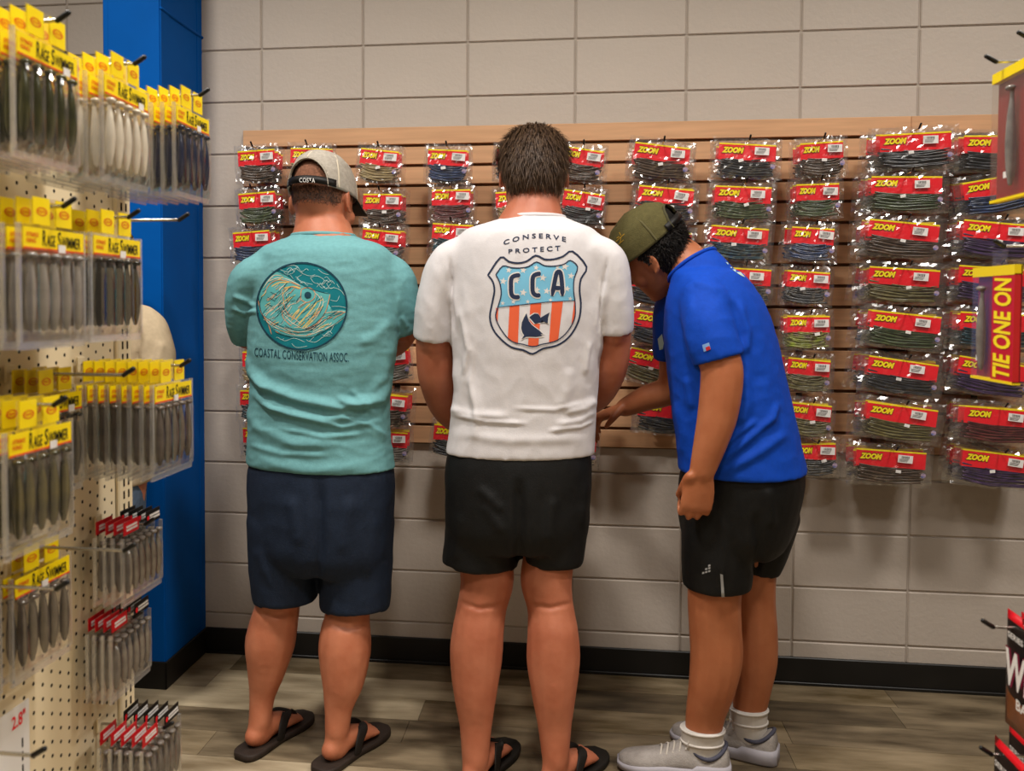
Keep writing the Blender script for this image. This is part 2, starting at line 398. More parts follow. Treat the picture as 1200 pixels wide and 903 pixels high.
for k, (W, H) in SIZES.items():
    t = {'bag':[bag_meshes(W, H, s+ord(k)) for s in (1,2,3)], 'worms':[worm_mesh(W, H, s+ord(k)) for s in (1,2)]}
    bm = bmesh.new(); box(bm, -W*.41, W*.41, -.0006, .0006, -.55*H+.012, -.185*H+.012); t['label'] = bpy.data.meshes.new('label'); bm.to_mesh(t['label']); bm.free(); t['label'].materials.append(RED)
    bm = bmesh.new(); box(bm, -W*.41, W*.41, -.0012, .0, -.185*H+.012, -.15*H+.012); t['stripe'] = bpy.data.meshes.new('yellow_stripe'); bm.to_mesh(t['stripe']); bm.free(); t['stripe'].materials.append(YEL)
    tw = .074 if k != 's' else .056
    t['text'] = txt_mesh('lettering', 'ZOOM', tw, .021, YEL, .28, .065, -.0024); t['shadow'] = txt_mesh('lettering_outline', 'ZOOM', tw*1.045, .0243, INK, .28, .115, -.0011)
    bm = bmesh.new(); box(bm, -.024, .024, -.0026, -.0018, -.013, .013); t['sticker'] = bpy.data.meshes.new('barcode_sticker'); bm.to_mesh(t['sticker']); bm.free(); t['sticker'].materials.append(WHITE)
    bm = bmesh.new(); rn = random.Random(4); x = -.013
    while x < .013:
        ww = rn.choice((.0007,.0012,.0017)); box(bm, x, x+ww, -.0031, -.0027, .0015, .010); x += ww+rn.choice((.0008,.0014))
    for zz in (-.002,-.0055,-.009): box(bm, -.019, .012+zz*.6, -.0031, -.0027, zz, zz+.0014)
    t['bars'] = bpy.data.meshes.new('barcode'); bm.to_mesh(t['bars']); bm.free(); t['bars'].materials.append(mat('barcode_grey','4a4644',.6,.2))
    bm = bmesh.new(); box(bm, -.0085, .0085, -.0128, -.0122, -.005, .005); box(bm, -.005, .005, -.0131, -.0127, -.001, .0012); t['price'] = bpy.data.meshes.new('price_sticker'); bm.to_mesh(t['price']); bm.free(); t['price'].materials.append(WHITE)
    bm = bmesh.new(); bmesh.ops.create_circle(bm, cap_ends=True, radius=.0085, segments=14, matrix=Matrix.Rotation(math.pi/2, 4, 'X')); t['badge'] = bpy.data.meshes.new('round_badge'); bm.to_mesh(t['badge']); bm.free(); t['badge'].materials.append(mat('badge_red', 'c8a8ae', .5, .3, col2='4a5a96', vscale=90))
    TPL[k] = t
WCACHE = {}
def bag(loc, size, tilt, colr, label, group, front, seed, yaw=0):
    rn = random.Random(seed); t = TPL[size]; W, H = SIZES[size]
    root = empty('lure_bag', loc); root.rotation_euler = (rn.uniform(-.05,.03), math.radians(tilt), yaw); tag(root, label, 'bag', group)
    link('bag', rn.choice(t['bag']), None, root)
    lz = -.014 if not front else 0
    link('label', t['label'], None, root, (0,-.0015,0)); link('yellow_stripe', t['stripe'], None, root, (0,-.0015,0))
    wi = rn.randrange(2); key = (size, wi, colr)
    if key not in WCACHE:
        me = t['worms'][wi].copy(); me.materials.clear(); me.materials.append(WM[colr]); WCACHE[key] = me
    link('worms', WCACHE[key], None, root)
    if front:
        zt = -.185*H+.012-.019; tx = -W*.40+(.045 if size != 's' else .034); link('lettering', t['text'], None, root, (tx, -.0025, zt)); link('lettering_outline', t['shadow'], None, root, (tx, -.0025, zt))
        sx = W*.40-(.036 if size != 's' else .026)-(.02 if size == 'l' else 0)-rn.uniform(0,.012 if size != 's' else .003); s = link('barcode_sticker', t['sticker'], None, root, (sx, -.008, zt+rn.uniform(-.002,.002)-.002)); s.rotation_euler.y = rn.uniform(-.06,.06)
        link('barcode', t['bars'], None, s)
        if rn.random() < .75:
            p = link('price_sticker', t['price'], None, root, (rn.uniform(-.02,.03), 0, -.42*H+rn.uniform(-.006,.004)-.012)); p.rotation_euler.y = rn.uniform(-.35,.15)
        link('round_badge', t['badge'], None, root, (W*.40-.005, -.0105, -.60*H))
    return root
ORD = ['first','second','third','fourth','fifth','sixth','seventh','eighth','ninth','tenth','eleventh']
# column: rows of (centre px, centre py, size, tilt, colour); row index counts hooks down the column
COLS = [
 [(300,192,'s',-3,'brown'),(299,241,'s',-4,'green'),(294,287,'s',-4,'navy'),(298,336,'s',2,'olive'),(301,385,'s',3,'maroon'),(304,428,'s',0,'straw'),(303,473,'s',0,'teal'),(304,517,'s',-2,'black')],
 [(363,190,'s',2,'straw'),(362,240,'s',-3,'smoke')],
 [(446,192,'s',7,'straw'),(447,243,'s',1,'brown'),(448,286,'s',7,'smoke'),None,None,(453,427,'s',-8,'smoke'),(455,478,'s',4,'brown'),(455,522,'s',3,'smoke')],
 [(525,192,'s',3,'navy'),(528,238,'s',0,'maroon'),(530,279,'s',4,'teal'),None,None,(547,428,'s',4,'olive'),None,(531,515,'s',4,'black')],
 [(606,190,'s',2,'black'),(603,240,'s',-3,'straw')],
 [(684,191,'s',10,'brown'),(685,241,'s',9,'black'),None,None,None,None,(678,482,'s',6,'maroon'),(676,526,'s',3,'black')],
 [(777,187,'m',8,'brown'),(782,236,'m',6,'black'),(778,288,'m',4,'black'),(774,336,'m',6,'black'),(777,384,'m',9,'black'),(772,430,'m',12,'olive'),None,(781,488,'m',5,'black')],
 [(876,186,'m',4,'black'),(872,235,'m',3,'green'),(868,283,'m',5,'teal'),(872,331,'m',4,'black')],
 [(962,184,'s',-3,'brown'),(959,232,'s',-1,'green'),(953,284,'s',4,'navy'),(949,335,'s',4,'black'),(947,387,'s',0,'chartreuse'),(950,438,'s',5,'olive'),(950,490,'s',5,'olive'),(955,537,'s',-2,'black')],
 [(1072,174,'l',-2,'black'),(1064,224,'l',1,'green'),(1060,278,'l',6,'brown'),(1062,332,'l',4,'olive'),(1062,385,'l',6,'green'),(1061,440,'l',8,'black'),(1058,493,'l',7,'olive'),(1046,546,'l',3,'brown')],
 [(1172,177,'l',1,'black'),(1170,225,'l',-10,'navy'),(1172,279,'l',6,'purple'),(1168,331,'l',4,'purple'),(1167,385,'l',3,'teal'),(1168,441,'l',9,'purple'),(1172,496,'l',4,'maroon'),(1172,549,'l',6,'purple')]]
rk = random.Random(5)
for ci, colm in enumerate(COLS):
    for ri, e in enumerate(colm):
        if e is None: continue
        px, py, size, tilt, colr = e; W, H = SIZES[size]
        deep = ci >= 9; YF = -.215 if deep else -.185
        c = at(px, py, YF); hz = c.z+H/2-.012
        where = '%s hook down, %s slatwall column from blue pillar' % (ORD[ri], ORD[ci])
        hook((c.x, -.022, hz), .20 if not deep else .228, 0, 'black-tipped %s' % where, 'slatwall hooks')
        n = 6 if deep else (4 if size == 'm' or ci in (0,8) else 3)
        for k in range(n):
            yy = YF + k*(.027 if deep else .032) + (.0135 if ri % 2 else 0)
            front = k == 0
            lab = ('front bag of %s worms, %s' % (COLW[colr], where)) if front else ('%s bag from the front, %s' % (ORD[k], where))
            bag((c.x + (0 if front else rk.uniform(-.008,.008)), yy, hz+.001), size, tilt if front else tilt*.6+rk.uniform(-4,4), colr, lab, 'red-labelled bags on the slatwall', front, ci*100+ri*10+k, rk.uniform(-.02,.02))

# ------------------------------------------------------------------ perforated shelving panels left and right
GX = .308; GEND = at_x(134, 500, GX).y
def pegboard(name, x, face, y0, y1, z0, z1, label, posts):
    """face = +1 looks to +x. Board with real holes, back sheet, uprights with slots"""
    root = empty(name, (x, (y0+y1)/2, 0)); tag(root, label, 'display shelving', 'perforated display panels'); cy = (y0+y1)/2
    P = .0254; ny = int((y1-y0)/P); nz = int((z1-z0)/P); verts = []; faces = []; r = .0035
    idx = {}
    def vid(y, z):
        k = (round(y,5), round(z,5))
        if k not in idx: idx[k] = len(verts); verts.append((0, y-cy, z))
        return idx[k]
    for i in range(ny):
        for j in range(nz):
            ya = y1-(i+1)*P; yb = ya+P; za = z0+j*P; zb = za+P; cyy = (ya+yb)/2; cz = za+P/2+(0 if i % 2 else 0)
            zc = za + (P*.25 if i % 2 else P*.75)
            c = [vid(ya,za), vid(yb,za), vid(yb,zb), vid(ya,zb)]
            o = []
            for q in range(8):
                a = math.pi/8 + q*math.pi/4 - math.pi + math.pi/8*0
                o.append(len(verts)); verts.append((0, cyy-cy+r*math.cos(a), zc+r*math.sin(a)))
            # octagon starts at angle -157.5 deg: sides bottom(1,2) right(3,4) top(5,6) left(7,0)
            for cc, (s, t, u) in zip((0,1,2,3), ((0,1,2),(2,3,4),(4,5,6),(6,7,0))):
                n2 = (cc+1) % 4
                faces.append((c[cc], c[n2], o[t])); faces.append((c[cc], o[t], o[s])); faces.append((c[n2], o[u], o[t]))
    me = bpy.data.meshes.new('perforated_sheet'); me.from_pydata(verts, [], faces); me.update(); link('perforated_sheet', me, PEG, root)
    s = -face
    boxo('back_sheet', *sorted((s*.006, s*.012)), y0-cy, y1-cy, z0, z1, PEGDARK, root)
    boxo('base_deck', *sorted((-s*.0005, -s*.30)), y0-cy, y1-cy, .0, .09, PEG, root, .004)
    boxo('kick_plate', *sorted((s*.0005, s*.03)), y0-cy, y1-cy, 0, z0, PEG, root)
    for py in posts:
        p = boxo('upright', *sorted((s*.045, -s*.008)), py-.027-cy, py+.027-cy, 0, z1+.03, PEG, root, .003)
        bm = bmesh.new()
        z = z0+.02
        while z < z1:
            for yy in (-.009, .009): box(bm, *sorted((-s*.0075, -s*.0086)), py-cy+yy-.0028, py-cy+yy+.0028, z, z+.016)
            z += .0254
        finish(bm, 'slot_row', PEGDARK, p)
    return root
pegboard('display_shelving', GX, 1, -2.74, GEND, .12, 1.86, 'cream perforated display panel holding yellow-headed lure packs', (GEND+.029, -2.77))
pegboard('display_shelving', 2.32, -1, -2.9, -1.56, .12, 1.95, 'cream perforated display panel holding red and black snack-style bait pouches', (-1.53, -2.93))

# packs in clear shells: local frame as the bags (hang in x-z, front to -y), turned so that the front looks along the hook
def shell_mesh(W, H, tab, bulge, nb, ridge=True):
    """thermoformed clear shell: flat flange, hang tab and one long blister ridge for each bait"""
    bm = bmesh.new(); nx, nz = nb*6+4, 12; g = {}
    for i in range(nx+1):
        for j in range(nz+1):
            u, t = i/nx, j/nz; x = (u-.5)*W; z = -tab-H+t*H
            inx = min(1, max(0, (min(u,1-u)-.04)/.04)); inz = min(1, max(0, min(t, .80-t)/.07))
            rid = (.55+.45*abs(math.sin(math.pi*(u-.05)/.9*nb))) if ridge else 1
            g[i,j] = bm.verts.new((x, -.001-bulge*inx*inz*rid, z))
    for i in range(nx):
        for j in range(nz): bm.faces.new((g[i,j], g[i+1,j], g[i+1,j+1], g[i,j+1]))
    b = [bm.verts.new(p) for p in ((-W/2,.001,-tab-H),(W/2,.001,-tab-H),(W/2,.001,-tab),(-W/2,.001,-tab))]; bm.faces.new(b[::-1])
    box(bm, -.045, .045, -.0012, .0012, -tab, .013)
    nf = len(bm.faces)
    for q in ((-W/2, W/2, -.0022, .0022, -tab-H-.010, -tab-H), (-W/2-.001, -W/2+.0035, -.0045, .0015, -tab-H, -tab), (W/2-.0035, W/2+.001, -.0045, .0015, -tab-H, -tab)): box(bm, *q)
    bm.faces.ensure_lookup_table()
    for f in bm.faces[nf:]: f.material_index = 1
    me = bpy.data.meshes.new('clear_shell'); bm.to_mesh(me); bm.free(); me.materials.append(SHELL); me.materials.append(RIM); return me
def bait_mesh(L, r, tail):
    bm = bmesh.new()
    tube(bm, [(V((0,0,0)), r*.5), (V((0,0,-L*.10)), r*.42), (V((0,-.001,-L*.3)), r*.75), (V((0,-.001,-L*.6)), r*1.0), (V((0,0,-L*.85)), r*.85), (V((0,0,-L)), r*.45)], (1,0,0), 8, 3)
    if tail: blob(bm, (0,-.003,.0), (r*1.15,0,0), (0,r*.9,0), (0,0,r*.55), 8)
    me = bpy.data.meshes.new('bait'); bm.to_mesh(me); bm.free(); me.polygons.foreach_set('use_smooth', [True]*len(me.polygons)); return me
def quickmesh(name, material, *boxes, bev=0):
    bm = bmesh.new()
    for q in boxes: box(bm, *q, bev)
    me = bpy.data.meshes.new(name); bm.to_mesh(me); bm.free(); me.materials.append(material); return me
PW, PH, PT = .150, .160, .026
SH5 = shell_mesh(PW, PH, PT, .014, 5); BAIT = bait_mesh(.100, .0082, True); SLIM = bait_mesh(.088, .0075, True)
HEAD = quickmesh('header_card', YCARD, (-PW/2+.008, PW/2-.004, -.0040, -.0025, -PT-.034, -PT-.004))
HLINE = quickmesh('red_line', ORED, (-PW/2+.008, PW/2-.004, -.0046, -.0038, -PT-.034, -PT-.031))
HTAB = quickmesh('hang_tab_card', YCARD, (.007, .044, -.0030, -.0014, -PT+.001, .012), (-.044, -.007, -.0030, -.0014, -PT+.001, .012))
bm = bmesh.new()
for (cx, cz, rx, rz) in ((.0255, -.007, .012, .006), (-.0255, -.007, .012, .006)):
    skin_rings(bm, [ring_pts(V((cx,-.0034,cz)), V((rx*q,0,0)), V((0,0,rz*q)), 16) for q in (1, .78)], False, False)
OVAL = bpy.data.meshes.new('oval_emblem'); bm.to_mesh(OVAL); bm.free(); OVAL.materials.append(ORED)
ST = txt_mesh('emblem_text', 'STRIKE KING', .016, .004, ORED, 0, .02, -.0034)
def small_caps():
    vs, fs = [], []
    for t, x0, w_, h_ in (('R', 0, .008, .022), ('AGE', .0092, .020, .016), ('S', .034, .008, .022), ('WIMMER', .0432, .046, .016)):
        a, f = text2d(t, 1, .08, .01); n = len(vs); vs += [(x0+p[0]*w_-.0446, -.0046, p[1]*h_-.009) for p in a]; fs += [tuple(i+n for i in q) for q in f]
    me = bpy.data.meshes.new('lettering'); me.from_pydata(vs, [], fs); me.materials.append(INK); me.update(); return me
RTX = small_caps()
LOGO = txt_mesh('emblem_text', 'STRIKE\nKING', .026, .014, ORED, .1, .02, -.0046)
PRICE = quickmesh('price_sticker', WHITE, (-.008, .008, -.0152, -.0146, -.0055, .0055))
BM = {'green': mat('bait_green', '26280f', .2, .7, col2='45451e', vscale=25), 'pearl': mat('bait_pearl', 'cfc2ae', .25, .6, col2='e6dcca', vscale=20),
      'blue': mat('bait_blue', '0c1838', .2, .7, col2='262c40', vscale=25), 'clear': mat('bait_grey', '6e6864', .2, .7, col2='8d8782', vscale=25), 'dark': mat('bait_dark', '14120e', .2, .7, col2='2c2920', vscale=25),
      'goldgreen': mat('bait_gold', '544a12', .2, .7, col2='1f1e0c', vscale=22), 'smoke': mat('bait_smoke', '443b34', .2, .7, col2='665b52', vscale=25), 'slim': mat('bait_slim', '554c45', .2, .7, col2='7d736a', vscale=25)}
BCACHE = {}
def bait_of(base, key):
    if (base.name, key) not in BCACHE:
        me = base.copy(); me.materials.append(BM[key]); BCACHE[base.name, key] = me
    return BCACHE[base.name, key]
def yellow_pack(loc, rotz, key, label, group, front, seed, tilt=0):
    rn = random.Random(seed); root = empty('lure_pack', loc); root.rotation_euler = (0, 0, rotz+tilt); tag(root, label, 'lure pack', group)
    link('clear_shell', SH5, None, root); h = link('header_card', HEAD, None, root); link('red_line', HLINE, None, h); t = link('hang_tab_card', HTAB, None, root); link('oval_emblem', OVAL, None, t)
    link('lettering', RTX, None, h, (.018, 0, -PT-.019)); link('emblem_text', LOGO, None, h, (-.048, 0, -PT-.018))
    link('emblem_text', ST, None, t, (.0255,0,-.007)); link('emblem_text', ST, None, t, (-.0255,0,-.007))
    if front: link('price_sticker', PRICE, None, root, (rn.uniform(.0,.05), .009, -PT-.03))
    for k in range(5):
        b = link('bait', bait_of(BAIT, key), None, root, ((k-2)*PW*.178, -.004, -PT-.042)); b.rotation_euler = (0, rn.uniform(-.04,.04), 0)
    return root
SH6 = shell_mesh(.150, .118, .006, .013, 6)
RTAG = quickmesh('red_tag', mat('tag_red', 'c4121c', .4, .4), (-.0275, .0275, -.0022, -.0008, -.006, .018)); KTAG = quickmesh('black_tag', INK, (-.0275, .0275, -.0022, -.0008, -.006, .018))
bm = bmesh.new(); rn = random.Random(2)
for zz in (.004, -.002):
    x = -.018
    while x < .02:
        ww = rn.uniform(.002,.006); box(bm, x, x+ww, -.0028, -.0022, zz+.002, zz+.006); x += ww+.0012
TLINES = bpy.data.meshes.new('tag_print'); bm.to_mesh(TLINES); bm.free(); TLINES.materials.append(WHITE)
bm = bmesh.new(); blob(bm, (-.020,-.0024,.004), (.0045,0,0), (0,.0006,0), (0,0,.0055), 10); DROP = bpy.data.meshes.new('drop_emblem'); bm.to_mesh(DROP); bm.free(); DROP.materials.append(RED)
def tag_pack(loc, rotz, label, group, seed, tilt=0):
    rn = random.Random(seed); root = empty('lure_pack', loc); root.rotation_euler = (0, 0, rotz+tilt); tag(root, label, 'lure pack', group)
    link('clear_shell', SH6, None, root); a = link('red_tag', RTAG, None, root, (-.042, 0, .004)); b = link('black_tag', KTAG, None, root, (.042, 0, .004))
    link('tag_print', TLINES, None, a); link('tag_print', TLINES, None, b, (.004, 0, 0)); link('drop_emblem', DROP, None, b)
    for k in range(6):
        c = link('bait', bait_of(SLIM, 'slim'), None, root, ((k-2.5)*.0228, -.0035, -.020)); c.rotation_euler = (0, rn.uniform(-.05,.05), 0)
    return root
RZ = math.pi/2           # front looks along +x
# hooks on the left panel: (row, hook, tip pixel, hook length, first pack distance from panel, spacing, count, kind)
YH = at_x(113, 831, GX).y; YM = at_x(157, 638, GX+.214).y
def tagfront(px, py): p = at(px, py, YH+.075); return p.x-GX, p.z+.006
T4, T5, T6 = tagfront(188, 606), tagfront(175, 710), tagfront(209, 834)
F4 = at(84, 665, YM+.075).x-GX
LEFT = [('top','nearest the aisle mouth',(80,15),.20,.185,.022,7,'green','olive-green swimbaits'),('top','middle',(169,67),.20,.185,.024,6,'pearl','pearl-white swimbaits'),('top','by the upright',(244,105),.20,.185,.022,7,'blue','blue-silver swimbaits'),
 ('second','nearest the aisle mouth',(87,233),.20,.185,.024,6,'clear','clear grey swimbaits'),('second','middle',(162,247),.20,.180,.024,6,'dark','blackish swimbaits'),('second','by the upright',(220,251),.20,0,0,0,None,''),
 ('third','nearest the aisle mouth',(76,466),.20,.18,.024,7,'goldgreen','gold-green swimbaits'),('third','middle',(156,432),.20,.085,.022,3,'dark','blackish swimbaits'),('third','by the upright',(222,422),.20,.185,.021,8,'smoke','smoke-brown swimbaits'),
 ('fourth','nearest the aisle mouth',(79,682),.20,.06,.022,2,'smoke','smoke-brown swimbaits'),('fourth','middle',(157,638),.20,F4,.020,2,'smoke','smoke-brown swimbaits'),('fourth','by the upright',(YH,T4[1]),max(.07,T4[0]+.004),T4[0],.0175,4,'tag',''),
 ('fifth','by the upright',(YH,T5[1]),max(.07,T5[0]+.004),T5[0],.0155,4,'tag',''),('sixth','by the upright',(YH,T6[1]),max(.07,T6[0]+.004),T6[0],.021,5,'tag',''),
 ('fifth','nearest the aisle mouth',(-60,770),.12,.06,.022,2,'goldgreen','gold-green swimbaits'),('sixth','nearest the aisle mouth',(52,877),.20,0,0,0,None,'')]
print('LEFT', GEND, YH, YM, T4, T5, T6, F4)
for hi, (row, hk, tp, L, d0, sp, n, kind, desc) in enumerate(LEFT):
    if kind == 'tag': y, z = tp
    else: p = at_x(tp[0], tp[1], GX+.006+L+.014); y, z = p.y, p.z-.010
    print(row, hk, round(y,3), round(z,3))
    where = '%s row, hook %s of cream panel' % (row, hk)
    hook((GX+.006, y, z), L, RZ, 'steel black-tipped hook, ' + where, 'hooks on the cream panel', .010, .0026)
    for k in range(n):
        x = GX+d0-k*sp; od = 'front' if k == 0 else ORD[k]
        tl = random.Random(hi*20+k).uniform(-.02,.02)
        if kind == 'tag': tag_pack((x, y, z-.0032), RZ, '%s red-and-black-tagged pack, %s' % (od, where), 'red and black tagged packs', hi*20+k, tl)
        else: yellow_pack((x, y, z-.0032), RZ, kind, '%s yellow-headed pack, %s, %s' % (od, desc, where), 'yellow-headed lure packs', k == 0, hi*20+k, tl)
# price card on a short hook low on the left panel
pc = empty('price_card', at_x(8, 880, GX+.03)); tag(pc, 'white price card with red size figure low on the cream panel', 'price card'); pc.rotation_euler.z = RZ
boxo('card', -.055, .055, -.001, .001, -.12, .06, WHITE, pc)
link('lettering', txt_mesh('lettering', '2.8"', .034, .022, RED, 0, .02, -.0016), None, pc, (.028, 0, .038))
for k in range(5): boxo('print_line', .035, .038, -.0018, -.001, -.10+k*.022, -.085+k*.022, INK, pc)

# ------------------------------------------------------------------ goods on the right panel (hooks point to the left)
RXP = 2.32
def right_hook(px, py, xtip, label, up=.010):
    p = at_x(px, py, xtip); L = RXP-.006-.014-xtip
    hook((RXP-.006, p.y, p.z-up), round(L,4), -RZ, label, 'hooks on the right-hand panel', up, .0027); return p
BOXRED = mat('box_red', '8a1420', .4, .4); BRIGHT = mat('box_bright_red', 'c8121e', .4, .4)
def lure_box(px0, px1, py0, py1, x, label, seed):
    """tall box of clear film and red card: left half shows the bait, right half the lettering"""
    a = at_x(px0, py0, x); b = at_x(px1, py0, x); bot = at_x(px0, py1, x)
    W, H = abs(a.y-b.y), a.z-bot.z; root = empty('lure_box', (x, (a.y+b.y)/2, a.z)); root.rotation_euler.z = -RZ; tag(root, label, 'lure box', 'tall lure boxes')
    # local: front to -y, x to the right seen from the front
    boxo('back_card', -W/2, W/2, .010, .012, -H, 0, BOXRED, root)
    p = boxo('lettered_panel', -.0, W/2, -.001, .011, -H, -.016, BRIGHT, root)
    vs, fs = text2d('TIE ONE ON', 1, .12, .03)
    me = bpy.data.meshes.new('lettering'); me.from_pydata([(.008+(1-v)*(W/2-.016), -.0018, -H+.006+u*(H-.028)) for u, v in vs], [], fs); me.update(); link('lettering', me, YEL, p)
    boxo('yellow_band', -W/2, W/2, -.0015, .0125, -.018, .0, YCARD, root); boxo('yellow_foot', -W/2, W/2, -.0015, .0125, -H-.003, -H+.002, YCARD, root)
    bm = bmesh.new(); box(bm, -W/2, 0, -.001, .0, -H, -.016); box(bm, -W/2-.0005, -W/2, -.001, .010, -H, -.016); box(bm, -.028, .028, .010, .0115, -.0, .03); finish(bm, 'clear_film', FILM, root)
    b = link('bait', bait_of(bait_mesh(H*.72, .009, True), 'clear'), None, root, (-W*.26, .0, -.04))
    link('price_sticker', PRICE, None, root, (-W*.3, .0125, -H*.82))
    return root
xa = 1.99; lure_box(1141, 1190, 314, 441, xa, 'tall red lure box lettered in yellow hanging on the right-hand panel', 1)
p = at_x(1166, 296, xa); hook((RXP-.006, p.y, p.z+.012), .31, -RZ, 'steel hook behind the yellow-lettered red lure box', 'hooks on the right-hand panel', .010, .0027)
xb = 1.975; lure_box(1164, 1275, 88, 236, xb, 'tall lure box with yellow band on the upper hook of the right-hand panel', 2)
right_hook(1156, 66, 1.945, 'black-tipped hook carrying the upper tall lure box'); right_hook(1194, 38, 1.99, 'black-tipped hook above the upper tall lure box')
POUCHK = mat('pouch_black', '1a1412', .4, .4, var=.2, vscale=20); POUCHR = mat('pouch_red', 'd0101c', .4, .4); AMBER = mat('pouch_amber', '9a5a2c', .3, .5, col2='6a3a1c', vscale=18); MAG = mat('print_magenta', '7c1838', .5, .3)
def pouch(px, py, x, label, seed):
    a = at_x(px, py, x); W, H = .16, .20; root = empty('bait_pouch', (x, a.y-W/2, a.z)); root.rotation_euler = (0, 0, -RZ); tag(root, label, 'bait pouch', 'black bait pouches with red tops')
    bm = bmesh.new(); g = {}; nx, nz = 10, 12
    for sd in (0, 1):
        for i in range(nx+1):
            for j in range(nz+1):
                u, t = i/nx, j/nz; e = 0 if i in (0,nx) or j in (0,nz) else 1
                if sd and not e: g[sd,i,j] = g[0,i,j]; continue
                bul = math.sin(math.pi*u)*math.sin(math.pi*min(1,t*1.15))*.016 if t < .87 else 0
                g[sd,i,j] = bm.verts.new(((u-.5)*W, (-bul-.001 if not sd else bul*.5+.001)*e + .002*noise.noise(V((u*6+seed, t*6, sd)))*e, -H+t*H))
    for sd in (0,1):
        for i in range(nx):
            for j in range(nz):
                q = [g[sd,i,j], g[sd,i+1,j], g[sd,i+1,j+1], g[sd,i,j+1]]
                f = bm.faces.new(q if not sd else q[::-1]); t = (j+.5)/nz; f.material_index = 1 if t > .9 else (2 if t < .36 else 0)
    o = finish(bm, 'pouch', POUCHK, root, True); o.data.materials.append(POUCHR); o.data.materials.append(AMBER)
    for nm, mt_, bd, off, k in (('lettering_outline', MAG, .10, -.0195, 1.06), ('lettering', WHITE, .03, -.0205, 1)):
        l1 = link(nm, txt_mesh(nm, 'WIG', .118*k, .062*k, mt_, .12, bd, 0), None, root, (.012, off+.003, -.085)); 
    link('lettering', txt_mesh('lettering', 'BAITS', .07, .018, WHITE, 0, .02, 0), None, root, (.03, -.0195, -.135))
    link('lettering', txt_mesh('lettering', 'SERIES', .05, .010, WHITE, 0, .02, 0), None, root, (-.03, -.011, -.035))
    return root
pouch(1181, 712, 1.975, 'black bait pouch with red top on the upper low hook of the right-hand panel', 1); pouch(1197, 716, 1.985+.03, 'second black bait pouch hanging behind the front one on the upper low hook', 2)
right_hook(1152, 727, 1.925, 'black hook with bent tip carrying the upper bait pouches')
pouch(1166, 860, 1.955, 'black bait pouch with red top on the lowest hook of the right-hand panel', 3); pouch(1183, 845, 2.02, 'second black bait pouch behind the front one on the lowest hook', 4)
right_hook(1150, 876, 1.925, 'black hook with bent tip carrying the lowest bait pouches')

# ------------------------------------------------------------------ people
SK = [(.118,-.012,.020,.026),(.110,-.012,.042,.052),(.090,-.010,.062,.078),(.060,-.006,.073,.093),(.025,-.002,.0775,.098),(0,.001,.077,.096),(-.030,.006,.073,.089),(-.055,.016,.067,.078),(-.080,.030,.057,.062),(-.100,.042,.043,.046),(-.112,.050,.028,.030)]
def skull(z):
    for a, b in zip(SK, SK[1:]):
        if b[0] <= z <= a[0]:
            t = (a[0]-z)/(a[0]-b[0]); return tuple(a[k]+(b[k]-a[k])*t for k in (1,2,3))
    return SK[0][1:] if z > SK[0][0] else SK[-1][1:]
class Head:
    def __init__(s, C, X, Y, Z, k): s.C, s.X, s.Y, s.Z, s.k = C, X, Y, Z, k
    def p(s, x, y, z): return s.C + (s.X*x + s.Y*y + s.Z*z)*s.k
    def surf(s, z, th, grow=1.0, up=1.0):
        cy, hw, hd = skull(z); return s.p(hw*grow*math.cos(th), cy+hd*grow*math.sin(th), z*up)
    def add(s, bm):
        skin_rings(bm, [[s.surf(a[0], 2*math.pi*i/20) for i in range(20)] for a in reversed(SK)])
        T = lambda pts, **k: tube(bm, [(s.p(*q[0]), q[1]*s.k, (q[2] if len(q) > 2 else q[1])*s.k) for q in pts], ref=s.X, n=10, sub=3, **k)
        T([((0,.090,.030),.008), ((0,.103,.0),.010), ((0,.112,-.020),.0135,.011), ((0,.098,-.028),.014,.008)])            # nose
        T([((-.045,.078,.030),.007), ((-.02,.092,.034),.009), ((.02,.092,.034),.009), ((.045,.078,.030),.007)])            # brow
        T([((-.024,.082,-.058),.004), ((0,.092,-.054),.0075), ((.024,.082,-.058),.004)]); T([((-.022,.081,-.066),.004), ((0,.090,-.067),.008), ((.022,.081,-.066),.004)])
        blob(bm, s.p(0,.078,-.098), s.X*.022*s.k, s.Y*.017*s.k, s.Z*.016*s.k)
        for d in (-1, 1):
            blob(bm, s.p(d*.050,.055,-.030), s.X*.022*s.k, s.Y*.026*s.k, s.Z*.024*s.k)                                     # cheek
            blob(bm, s.p(d*.079,-.006,-.008), s.X*.008*s.k, (s.Y*.017-s.X*d*.006)*s.k, s.Z*.026*s.k)                        # ear
            arc = [((d*(.078+.010*math.sin(a*.5+.2)), -.004-.022*math.sin(a), -.004+.030*math.cos(a)), .0052) for a in [k*math.pi/7 for k in range(8)]]
            T(arc)
    def eyes(s, parent):
        for d in (-1, 1):
            bm = bmesh.new(); blob(bm, s.p(d*.032,.079,.012), s.X*.013*s.k, s.Y*.012*s.k, s.Z*.011*s.k); e = finish(bm, 'eye', mat('eye_white','d8d2ca',.2,.5), parent, True)
            bm = bmesh.new(); blob(bm, s.p(d*.032,.088,.012), s.X*.0055*s.k, s.Y*.0038*s.k, s.Z*.0055*s.k); finish(bm, 'iris', mat('iris_brown','2a1a10',.1,.5), e, True)
        bm = bmesh.new()
        for d in (-1, 1): tube(bm, [(s.p(d*.050,.081,.036), .002), (s.p(d*.032,.097,.044), .004), (s.p(d*.014,.101,.038), .003)], s.Z, 6, 3)
        finish(bm, 'eyebrows', mat('brow_dark','2a1c14',.8,.2), parent, True)
def hairline(th, back=-.060, side=.012, front=.072):
    f = math.sin(th)
    if f < -.55: return back
    if f < .15: return back + (side-back)*((f+.55)/.70)
    if f < .7: return side + (front-side)*((f-.15)/.55)
    return front
